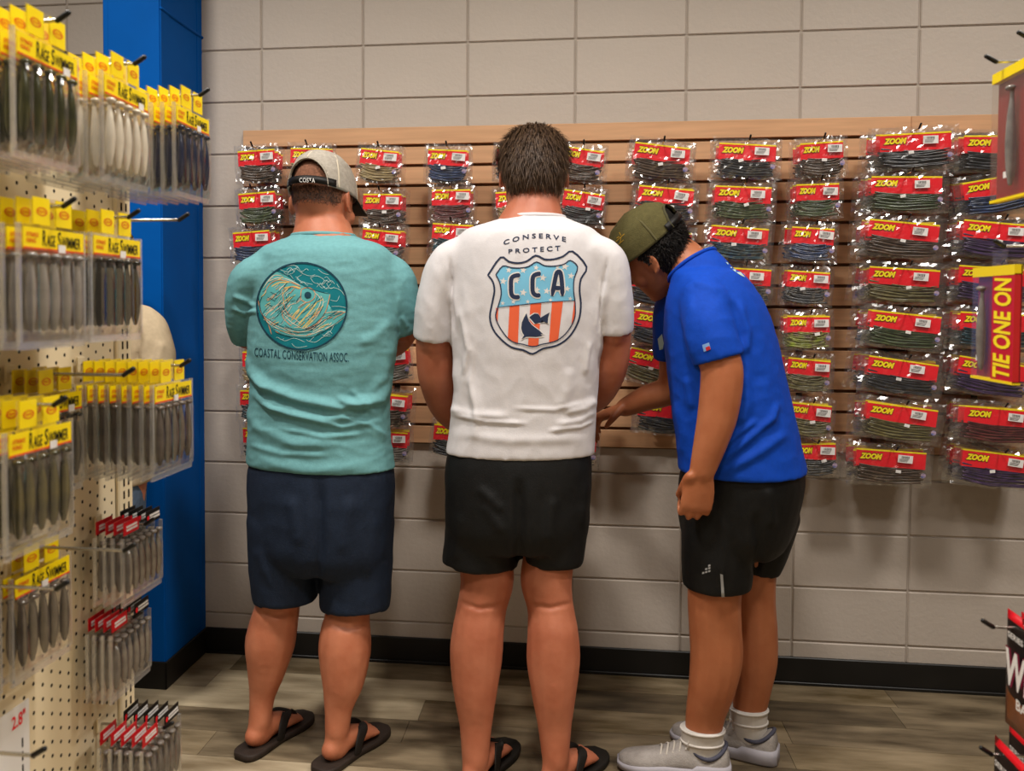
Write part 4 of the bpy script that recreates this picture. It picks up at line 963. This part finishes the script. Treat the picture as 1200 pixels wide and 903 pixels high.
for f, lr in ((foreL, 1), (foreR, -1)):
    d = (f[-1][0]-f[-2][0]).normalized(); n_ = V((0,-.5,.85)); n_ = (n_-d*n_.dot(d)).normalized(); add_hand(bm, f[-1][0], d, n_, d.cross(n_)*lr, 1.1, (.7,.8,.5))
legsM = [[(566,585,-.68,34),(568,640,-.68,33),(571,678,-.69,32),(565,710,-.70,29.5),(560,742,-.72,31),(558,770,-.73,31.5),(557,812,-.75,26),(557.5,850,-.76,19.5),(557,890,-.775,16,1.2)],
         [(649,585,-.68,34),(645,640,-.68,31),(640,678,-.69,31),(645,710,-.70,28),(648,742,-.72,31),(648.5,773,-.73,32.5),(649,812,-.75,27),(650,850,-.76,20.5),(651,891,-.775,16,1.2)]]
for L_ in legsM: tube(bm, chain(L_, -.04))
dirs = []
for lg, d in zip(legsM, (V((.35,1,0)), V((.62,1,0)))):
    A = chain(lg, -.04)[-1][0]; d.normalize(); H = V((A.x, A.y, 0))-d*.052; dirs.append((H, d, .28)); add_foot(bm, H, d, .28, .021, 1.05)
    tube(bm, [(A+V((0,0,.03)), .038, .036), (A, .040, .036), (H+d*.050+V((0,0,.07)), .046, .036), (H+d*.056+V((0,0,.045)), .05, .036)], d, 14, 3)
me = remesh(bm, .0055, 7); folds(me, [([(536,704),(562,713),(594,708)], -.004, 3), ([(619,708),(645,712),(672,706)], -.004, 3)], .0006, 20, 5); link('body', me, skM, man); HM.eyes(man)
whm = fabric('shirt_white', 'd2ced0', .02, .12)
bm = bmesh.new(); torso(bm, rings_back(tl, YM_, PM), cup=.05); tube(bm, armL, n=18, cup=.04); tube(bm, armR, n=18, cup=.04)
me = remesh(bm, .005, 14, [(armL[1][0]+V((0,-.03,0)), .17, 60), (armR[1][0]+V((0,-.03,0)), .17, 60)])
folds(me, [([(528,330),(535,370),(530,420),(535,460)], .008, 6), ([(545,330),(548,400),(540,460),(532,500)], .006, 7), ([(708,330),(702,380),(704,420)], .008, 6), ([(698,340),(692,400),(690,450)], .005, 7), ([(525,478),(550,486),(600,488)], .005, 5), ([(699,468),(685,478),(660,484)], .007, 5), ([(699,480),(680,492),(650,498)], .006, 5), ([(545,430),(560,480),(556,515)], .005, 7), ([(668,430),(660,480)], .004, 7), ([(530,508),(600,516),(690,514)], .003, 6), ([(527,300),(530,340),(536,395)], -.005, 2.5), ([(712,300),(706,340),(699,390)], -.005, 2.5), ([(540,360),(550,410),(545,440)], .005, 3), ([(555,400),(552,450),(560,500)], .004, 3), ([(690,400),(684,440)], .004, 3), ([(530,486),(570,494),(620,496)], .004, 2.5), ([(600,478),(650,480),(690,470)], .003, 2.5), ([(640,505),(680,500),(697,492)], .005, 2.5)], .0018, 10, 7, (1.3,1,.9))
shirt = link('shirt', me, whm, man); collar_ring(rings_back([(256,590,662,.082,.03)], YM_, PM)[0], .0045, whm, shirt, .0, .003)
bv = bvh_of(shirt); INKN = mat('ink_dark_navy', '2b344c', .8, .15); SKY = mat('ink_sky', '76b8d6', .8, .15); CORAL = mat('ink_coral', 'e0633f', .8, .15); SHW = mat('ink_white', 'd8d3cf', .85, .15)
Z = lambda pts: [(560+x/5.643, 270+y/5.643) for x, y in pts]
outer = [(68,295),(150,178),(205,205),(265,215),(325,202),(383,165),(440,190),(500,190),(565,170),(625,138),(718,240),(680,320),(672,400),(680,480),(672,570),(640,650),(590,715),(520,760),(430,780),(362,815),(300,790),(220,770),(150,715),(100,650),(80,570),(95,480),(110,400),(100,340)]
inner = [(120,292),(165,235),(220,245),(275,248),(335,238),(388,208),(440,232),(510,235),(570,222),(610,198),(658,240),(635,320),(632,400),(642,480),(640,570),(610,640),(560,700),(500,735),(420,752),(365,768),(300,752),(230,735),(180,690),(135,620),(118,560),(135,500),(155,420),(145,345)]
def close(p): return p+[p[0]]
lo = [(135,508),(220,498),(340,485),(460,472),(642,462)]
field = [p for p in inner if p[1] < 460 or (p[0] < 140 and p[1] <= 505)]
blue = [(120,292),(165,235),(220,245),(275,248),(335,238),(388,208),(440,232),(510,235),(570,222),(610,198),(658,240),(635,320),(632,400),(640,463),(460,472),(340,485),(220,498),(137,507),(155,420),(145,345)]
print_on(poly2d(Z(blue)), bv, 'print_field', SKY, shirt, .0008, 5)
def inside_x(y, side):
    pts = [(118,560),(135,620),(180,690),(230,735)] if side < 0 else [(640,570),(610,640),(560,700),(500,735)]
    for a, b in zip(pts, pts[1:]):
        if a[1] <= y <= b[1]: return a[0]+(b[0]-a[0])*(y-a[1])/(b[1]-a[1])
for q in ([(210,500),(275,493),(265,752),(198,715)], [(347,486),(420,478),(400,762),(332,762)], [(490,470),(563,466),(530,728),(470,738)], [(120,512),(136,510),(130,612),(118,565)], [(636,466),(642,466),(640,575),(618,625)]):
    print_on(poly2d(Z(q)), bv, 'print_stripe', CORAL, shirt, .0008, 5)
def star(cx, cy, r): return [(cx+(r if i % 2 == 0 else r*.42)*math.sin(math.pi*i/5+.15), cy-(r if i % 2 == 0 else r*.42)*math.cos(math.pi*i/5+.15)) for i in range(10)]
for cx, cy, r in ((205,262,22),(300,262,24),(385,246,20),(430,312,26),(575,238,28),(615,300,24),(168,335,26),(255,330,24),(300,410,26),(390,392,24),(455,400,24),(590,385,22),(480,460,16),(235,470,18),(330,470,16),(610,450,16),(165,480,16),(525,240,16)):
    print_on(poly2d(Z(star(cx, cy, r))), bv, 'print_star', SHW, shirt, .0012, 0)
for t, x0, x1, y0, y1 in (('C',205,288,282,456),('C',347,424,272,444),('A',478,570,262,438)):
    def letter(grow_, material, off):
        if t == 'C': ls = [[(x1-8,y0+14),(x0+45,y0+16),(x0+18,y0+34),(x0+14,y0+90),(x0+18,y1-34),(x0+40,y1-16),(x1-10,y1-18)]]
        else: ls = [[(x0+12,y1-6),(x0+34,y0+50),(x0+46,y0+14),(x0+66,y0+16),(x0+76,y0+80),(x1-12,y1-6)], [(x0+22,y1-58),(x1-18,y1-58)]]
        print_on(ribbon([Z(smooth2d(l, 3)) for l in ls], 5.0+grow_), bv, 'print_letter', material, shirt, off, 4)
    letter(3.0, SHW, .0016); letter(0, INKN, .0021)
print_on(ribbon([Z(smooth2d(close(outer), 3))], 2.1), bv, 'print_outline', INKN, shirt, .0012, 5); print_on(ribbon([Z(smooth2d(close(inner), 3))], 1.3), bv, 'print_outline', INKN, shirt, .0018, 5); print_on(ribbon([Z(lo)], .9), bv, 'print_outline', INKN, shirt, .0019, 5)
f1 = [(322,546),(305,575),(291,608),(287,645),(295,675),(306,692),(290,718),(318,703),(345,701),(380,703),(412,699),(428,695),(412,684),(430,684),(405,660),(380,642),(355,622),(338,598),(328,572)]; f2 = [(340,574),(355,560),(376,548),(398,550),(408,562),(414,576),(440,560),(474,541),(464,578),(462,614),(438,604),(414,590),(394,594),(376,614),(358,594)]
for f in (f1, f2):
    cx = sum(p[0] for p in f)/len(f); cy = sum(p[1] for p in f)/len(f); print_on(poly2d(Z([(cx+(x-cx)*1.16, cy+(y-cy)*1.16) for x, y in f])), bv, 'print_fish', SHW, shirt, .0012, 4); print_on(poly2d(Z(f)), bv, 'print_fish', INKN, shirt, .0017, 4)
vs, fs = text2d('C O N S E R V E', 1, 0, .02); print_on(bm2d(Z([(170+u*412, 78+u*2-38*math.sin(math.pi*min(1,u*.95+.02))-v*32+22*(1-u)) for u, v in vs]), fs), bv, 'print_lettering', INKN, shirt, .0012, 0)
vs, fs = text2d('P R O T E C T', 1, 0, .02); print_on(bm2d(Z([(203+u*342, 153-u*20-v*(30+4*u)) for u, v in vs]), fs), bv, 'print_lettering', INKN, shirt, .0012, 0)
blk = fabric('shorts_black', '141414', .15, .25, .6)
bm = bmesh.new(); torso(bm, rings_back([(520,528,690,.125),(545,522,694,.138),(580,521,692,.146),(615,522,690,.146),(640,530,684,.12)], YM_, PM, .002))
tube(bm, grow(chain([(567,590,-.68,44),(564,630,-.68,44),(562.5,661,-.68,44.5)], -.04), .001), n=20, cup=.05); tube(bm, grow(chain([(650,590,-.68,42),(649,630,-.68,38),(647.5,659,-.68,36)], -.04), .001), n=20, cup=.05)
me = remesh(bm, .0065, 8); folds(me, [([(608,560),(609,620),(608,665)], -.012, 7), ([(560,570),(590,600)], .005, 6), ([(565,590),(590,625)], .004, 6), ([(650,580),(640,640)], .005, 8), ([(540,600),(535,660)], .004, 8), ([(690,560),(680,620)], .004,6)], .0022, 8, 9)
link('shorts', me, blk, man)
hairM = mat('hair_brown', '3a2618', .55, .35, col2='57402a', vscale=60)
hair_shell(HM, mat('hair_brown_base', '2c1c12', .8, .2), man, 1.11, -.050, 8, .006, .036, .07); strands(HM, hairM, man, 9000, .050, 1.14, -.050, 9, .0013, .30, .35, .036, .07, .118, .25)
flip = mat('sandal_black', '17130f', .6, .3, var=.15, vscale=40)
for i, (H, d, L) in enumerate(dirs): sandal(H, d, L+.012, man, -1 if i == 0 else 1, flip, flip)

# ---------------------------------------------- young man in the blue shirt, side on and bending
YB = -.62; AL = math.radians(66)
man = empty('person', (at(865, 600, YB).x, YB, 0)); tag(man, 'young man in blue shirt, olive cap and white socks reaching for a bag', 'person')
RB = V((math.cos(AL), math.sin(AL), 0)); FB = V((-math.sin(AL), math.cos(AL), 0)); skB = skin('skin_brown', 'a5603c', 'b26d48')
def ringB(y, l, r, hw, g=0, Yo=0):
    e = (r-l)/2*mpx((l+r)/2, YB+Yo); hd = math.sqrt(max(1e-4, e*e-(hw*math.cos(AL))**2))/math.sin(AL); return (at((l+r)/2, y, YB+Yo), RB*(hw+g), FB*(hd+g))
tlB = [(317,800,864,.115),(320,789,872,.150),(338,782,888,.185),(360,778,900,.200),(395,777,911,.205),(440,781,921,.205),(480,786,930,.205),(515,791,938,.208),(550,793,946,.212)]
# head bowed: crown to the upper left, face to the lower left
hz = V((-.62, -.10, .70)).normalized(); hy = V((-.66, .48, -.62)); hy = (hy-hz*hy.dot(hz)).normalized(); hx = hy.cross(hz)
HB = Head(at(766, 297, -.54), hx, hy, hz, 1.13)
armN = chain([(822,334,-.70,22),(824,350,-.77,28),(832,388,-.81,31),(842,422,-.82,31)]); foreN = chain([(832,388,-.81,25),(843,420,-.82,25),(846,442,-.825,25.5),(841,485,-.83,24),(832,520,-.835,20),(822.5,553,-.84,15.5,.85)])
armF = chain([(800,345,-.50,20),(790,362,-.44,24),(789,400,-.41,25),(790,420,-.40,24)]); foreF = chain([(790,380,-.41,20),(792,425,-.40,20),(786,455,-.385,18),(758,466,-.37,15.5),(733,477,-.355,11.5)])
bm = bmesh.new(); torso(bm, [ringB(y, l+5, r-5, hw-.014) for y, l, r, hw in tlB[2:]] + [ringB(600, 800, 935, .18)])
tube(bm, [(HB.p(0,-.030,.0), .072, .072), (HB.p(0,-.045,-.055), .070, .070), (at(803,309,-.57), .066, .070), (at(820,336,-.62), .07, .08)], RB, 18, 4)
HB.add(bm)
for a, f in ((armN, foreN), (armF, foreF)): tube(bm, grow(a, -.014)); tube(bm, f)
Wn = foreN[-1][0]; add_hand(bm, Wn, V((-.14,.06,-1)), V((.10,-1,-.08)), V((-1,-.10,.10)), 1.14, (.30,1.45,1.1), 1.6, .0, .12)
Wf = foreF[-1][0]; dF = V((-.92,.10,-.38)); add_hand(bm, Wf, dF, V((-.38,.05,.92)), V((-.05,-1,.0)), 1.08, (.75,.45,.25), 1.1, .03)
legsB = [[(850,600,-.68,38),(841,650,-.70,34),(837,700,-.70,32),(838,735,-.69,31.5),(839.5,768,-.685,31.5),(834,805,-.68,28),(826,840,-.675,23.5,.78),(823,875,-.675,21,.64)],
         [(890,600,-.55,34),(884,650,-.54,28),(882,700,-.53,27),(884,740,-.53,27.5),(884,775,-.535,27),(882,806,-.54,22),(878,835,-.545,20,.84),(880,868,-.55,17,.76)]]
for L_ in legsB: tube(bm, chain(L_))
dirs = []
for lg, (hx_, hy_, tx, ty) in zip(legsB, ((852,906,729,894), (908,898,812,874))):
    A = chain(lg)[-1][0]; d = at_z(tx, ty)-at_z(hx_, hy_); d.z = 0; d.normalize(); H = V((A.x, A.y, 0))-d*.065; dirs.append((H, d, .31)); add_foot(bm, H+d*.02, d, .25, .014, .85, False)
    tube(bm, [(A+V((0,0,.04)), .044, .034), (A, .042, .030), (H+d*.062+V((0,0,.06)), .042, .027)], d, 14, 3)
me = remesh(bm, .0045, 7); link('body', me, skB, man); HB.eyes(man)
blum = fabric('shirt_blue', '0642b0', .06, .12, .75)
bm = bmesh.new(); torso(bm, [ringB(*q) for q in tlB], cup=.05); tube(bm, armN, n=18, cup=.04); tube(bm, armF, n=18, cup=.04); tube(bm, [(at(836,352,-.62), .12, .10), (at(823,328,-.615), .100, .092), (at(811,311,-.60), .088, .082)], RB, 20, 4, True, False)
me = remesh(bm, .005, 12, [(armN[1][0], .15, 40)])
folds(me, [([(838,548),(870,520),(905,490),(912,470)], .008, 5), ([(836,536),(865,508),(890,490)], .006, 4), ([(845,556),(890,530),(925,505)], .006, 6), ([(797,345),(812,330),(845,340),(870,365)], .004, 5), ([(872,430),(876,470),(868,500)], .006, 7), ([(790,470),(800,510),(797,535)], .006, 6), ([(805,440),(812,480)], .005, 6), ([(893,440),(900,500)], .004, 9), ([(865,350),(876,390),(874,415)], .007, 5), ([(812,345),(806,390),(812,425)], .005, 6)], .0018, 9, 12, (1,1,1.5))
shirt = link('shirt', me, blum, man); na = (at(811,311,-.60)-at(823,328,-.615)).normalized(); ca = (RB-na*RB.dot(na)).normalized(); collar_ring((at(811,311,-.60), ca*.088, na.cross(ca)*.082), .004, blum, shirt)
bv = bvh_of(shirt); LW = mat('ink_pale', 'c8d2e0', .8, .15)
print_on(poly2d([(850,307),(856,309),(866,317),(873,325),(868,323),(858,316)]), bv, 'print_back', LW, shirt, .0012, 3)
print_on(poly2d([(771,397),(776,391),(778,402),(777,409),(774,404),(773,410)]), bv, 'print_chest', LW, shirt, .0012, 3); print_on(poly2d([(777,428),(781,427),(782,434),(779,434)]), bv, 'print_chest', LW, shirt, .0012, 3)
print_on(poly2d([(823,404),(831,401),(833,409),(825,412)]), bv, 'sleeve_emblem', mat('emblem_pale_blue', '7fa6dc', .7, .2), shirt, .0012, 3); print_on(poly2d([(827,407),(831.5,405),(833,409),(828,411)]), bv, 'sleeve_emblem', mat('emblem_red', 'c22a30', .7, .2), shirt, .0018, 3)
blk2 = fabric('shorts_black_side', '131313', .15, .2, .55)
bm = bmesh.new(); torso(bm, [ringB(536, 800, 940, .195), ringB(560, 795, 943, .20), ringB(590, 793, 938, .20), ringB(625, 797, 928, .19), ringB(645, 810, 915, .15)])
tube(bm, grow(chain([(846,600,-.69,46),(841,650,-.70,43),(840,688,-.70,40)]), .002), n=20, cup=.05); tube(bm, grow(chain([(895,600,-.54,42),(888,640,-.53,36),(882,668,-.53,31)]), .002), n=20, cup=.05)
me = remesh(bm, .0065, 8); folds(me, [([(845,600),(848,640),(845,690)], .004, 6), ([(885,600),(890,640),(884,675)], -.008, 6), ([(900,570),(905,620)], .005, 7)], .002, 8, 14)
sh_ = link('shorts', me, blk2, man); bv = bvh_of(sh_); GRE = mat('ink_grey', '9a9a9a', .6, .2)
for x, y in ((823,670),(826.5,669),(830,668),(826.5,665.5),(830,664.5),(830,661.5)): print_on(poly2d([(x,y),(x+2.6,y-.6),(x+2.6,y+1.6),(x,y+2.2)]), bv, 'print_dots', GRE, sh_, .0012, 0)
print_on(poly2d([(844,672),(847,673),(849,699),(845.5,699)]), bv, 'side_tape', GRE, sh_, .0012, 3)
hairB = mat('hair_black', '0d0a09', .6, .15, col2='1e1815', vscale=60)
hair_shell(HB, mat('hair_black_base', '0c0a09', .7, .2), man, 1.13, -.080, 18, .008, .03, .07); strands(HB, hairB, man, 7000, .024, 1.14, -.080, 19, .0015, .25, .9, .032, .07, .028, .1)
olive = fabric('cap_olive', '56502f', .10, .35); cp, st = cap(HB, man, olive, mat('brim_olive', '4a4530', .8, .2), INK, .030, 1.19, .046, .050)
bpy.context.view_layer.update(); cb = BVHTree.FromObject(cp, bpy.context.evaluated_depsgraph_get())
GOLD = mat('thread_gold', 'b08a2a', .6, .3)
print_on(ribbon([[(722,283),(732,274)], [(724,287),(731,281)], [(723,279),(726,277)], [(728,278),(727,284)], [(726,272),(728,276)]], 1.6), cb, 'embroidery', GOLD, cp, .0012, 3)
sockm = mat('sock_white', 'd0cac4', .85, .2, bump=.5, bscale=40, bstretch=(1,1,.1)); 
for i, ((H, d, L), pts) in enumerate(zip(dirs, ([(823.5,852,-.675,26,.74),(823,866,-.675,25,.70),(823,882,-.675,24,.66),(824,898,-.675,23,.62)], [(877,828,-.545,23,.86),(877.5,842,-.547,22,.82),(879,858,-.55,20.5,.78),(880,876,-.55,19,.74)]))):
    bm = bmesh.new(); c = chain(pts); tube(bm, c, n=20, sub=4, round_a=False, round_b=False); sk_ = finish(bm, 'sock', sockm, man, True)
    for q in (0, 1):
        bm = bmesh.new(); cc = c[q][0]+V((0,0,-.004)); rx_, ry_ = c[q][2]+.001, c[q][1]+.001; tube(bm, [(cc+V((math.cos(t)*rx_, math.sin(t)*ry_, 0)), .004, .003) for t in [2*math.pi*k/20 for k in range(21)]], (0,0,1), 6, 1, False, False); finish(bm, 'sock_cuff', sockm, sk_, True)
    shoe(H, d, L, man)

# ---------------------------------------------- shopper beyond the cream panel, mostly hidden by it
YS = -.62; man = empty('person', (at(128, 600, YS).x, YS, 0)); tag(man, 'shopper in loose beige shirt and jeans standing beyond the cream panel', 'person')
PS = math.radians(-30); FS = V((math.sin(PS), math.cos(PS), 0)); RS = V((math.cos(PS), -math.sin(PS), 0)); HS = Head(at(128, 312, YS+.05), RS, FS, V((0,0,1)), 1.08)
tl = [(346,110,146,.065),(354,102,152,.08),(362,92,164,.10),(376,84,172,.12),(420,82,174,.135),(470,82,172,.135),(520,82,172,.135),(566,80,172,.14)]
arms = [chain([(164,372,YS,16),(176,384,YS,19),(183,410,YS-.01,20),(186,436,YS-.02,19)]), chain([(94,372,YS,16),(82,384,YS,19),(76,410,YS,20),(74,436,YS,19)])]
fores = [chain([(185,425,YS-.02,14),(184,446,YS,13),(172,462,YS+.10,11),(158,468,YS+.18,8)]), chain([(75,425,YS,14),(76,450,YS,13),(84,480,YS+.10,11),(96,492,YS+.18,8)])]
bm = bmesh.new(); torso(bm, rings_back(tl[2:]+[(600,84,170,.13)], YS, PS, -.014)); tube(bm, [(HS.p(0,-.02,-.02), .066, .066), (at(128,350,YS), .07, .07), (at(128,372,YS), .10, .09)], RS, 16, 4); HS.add(bm)
for a, f in zip(arms, fores): tube(bm, grow(a, -.012)); tube(bm, f)
for f, lr in zip(fores, (-1, 1)):
    d = (f[-1][0]-f[-2][0]).normalized(); n_ = V((0,-.5,.85)); n_ = (n_-d*n_.dot(d)).normalized(); add_hand(bm, f[-1][0], d, n_, d.cross(n_)*lr, 1, (.6,.7,.4))
base = at(128, 600, YS)
legs = []
for s_ in (-1, 1):
    bx_ = base.x-.03; a = V((bx_, YS, .84))+RS*s_*.07; b = V((bx_-.05, YS+.01, .46))+RS*s_*.07; c = V((bx_-.10, YS-.01, .10))+RS*s_*.07; legs.append((a, b, c)); tube(bm, [(a, .06), (b, .048), (c, .038)]); add_foot(bm, V((c.x, c.y-.06, 0)), FS, .25, .01, .95, False)
link('body', remesh(bm, .0075, 5), skT, man); HS.eyes(man)
bm = bmesh.new(); torso(bm, rings_back(tl, YS, PS), cup=.05)
for a in arms: tube(bm, a, n=16, cup=.04)
me = remesh(bm, .0075, 7); folds(me, [([(166,372),(172,400),(168,430)], .008, 5), ([(190,400),(184,425)], .005, 5), ([(150,552),(172,548)], .004, 5)], .003, 8, 22); sh = link('shirt', me, fabric('shirt_beige', 'b7a488', .05, .25), man); collar_ring(rings_back([(350,106,149,.075)], YS, PS)[0], .005, MATS['shirt_beige'], sh)
bm = bmesh.new(); torso(bm, rings_back([(556,86,166,.13),(600,84,166,.13),(640,88,160,.11)], YS, PS, .0))
for a, b, c in legs: tube(bm, [(a, .075), (b, .066), (c-V((0,0,.04)), .060)], n=18, cup=.04)
me = remesh(bm, .008, 6); folds(me, [], .003, 9, 25); link('jeans', me, fabric('denim', '5c6f88', .12, .3), man)
hair_shell(HS, MATS['hair_brown_base'], man, 1.08, -.055, 28, .005)
for a, b, c in legs: shoe(V((c.x, c.y-.07, 0)), FS, .28, man, False)

# parts of the people are modelled in room coordinates: keep them there under their roots
for o in list(COL.objects):
    if o.name.split('.')[0] == 'person':
        for ch in o.children: ch.matrix_parent_inverse = Matrix.Translation(-o.location)
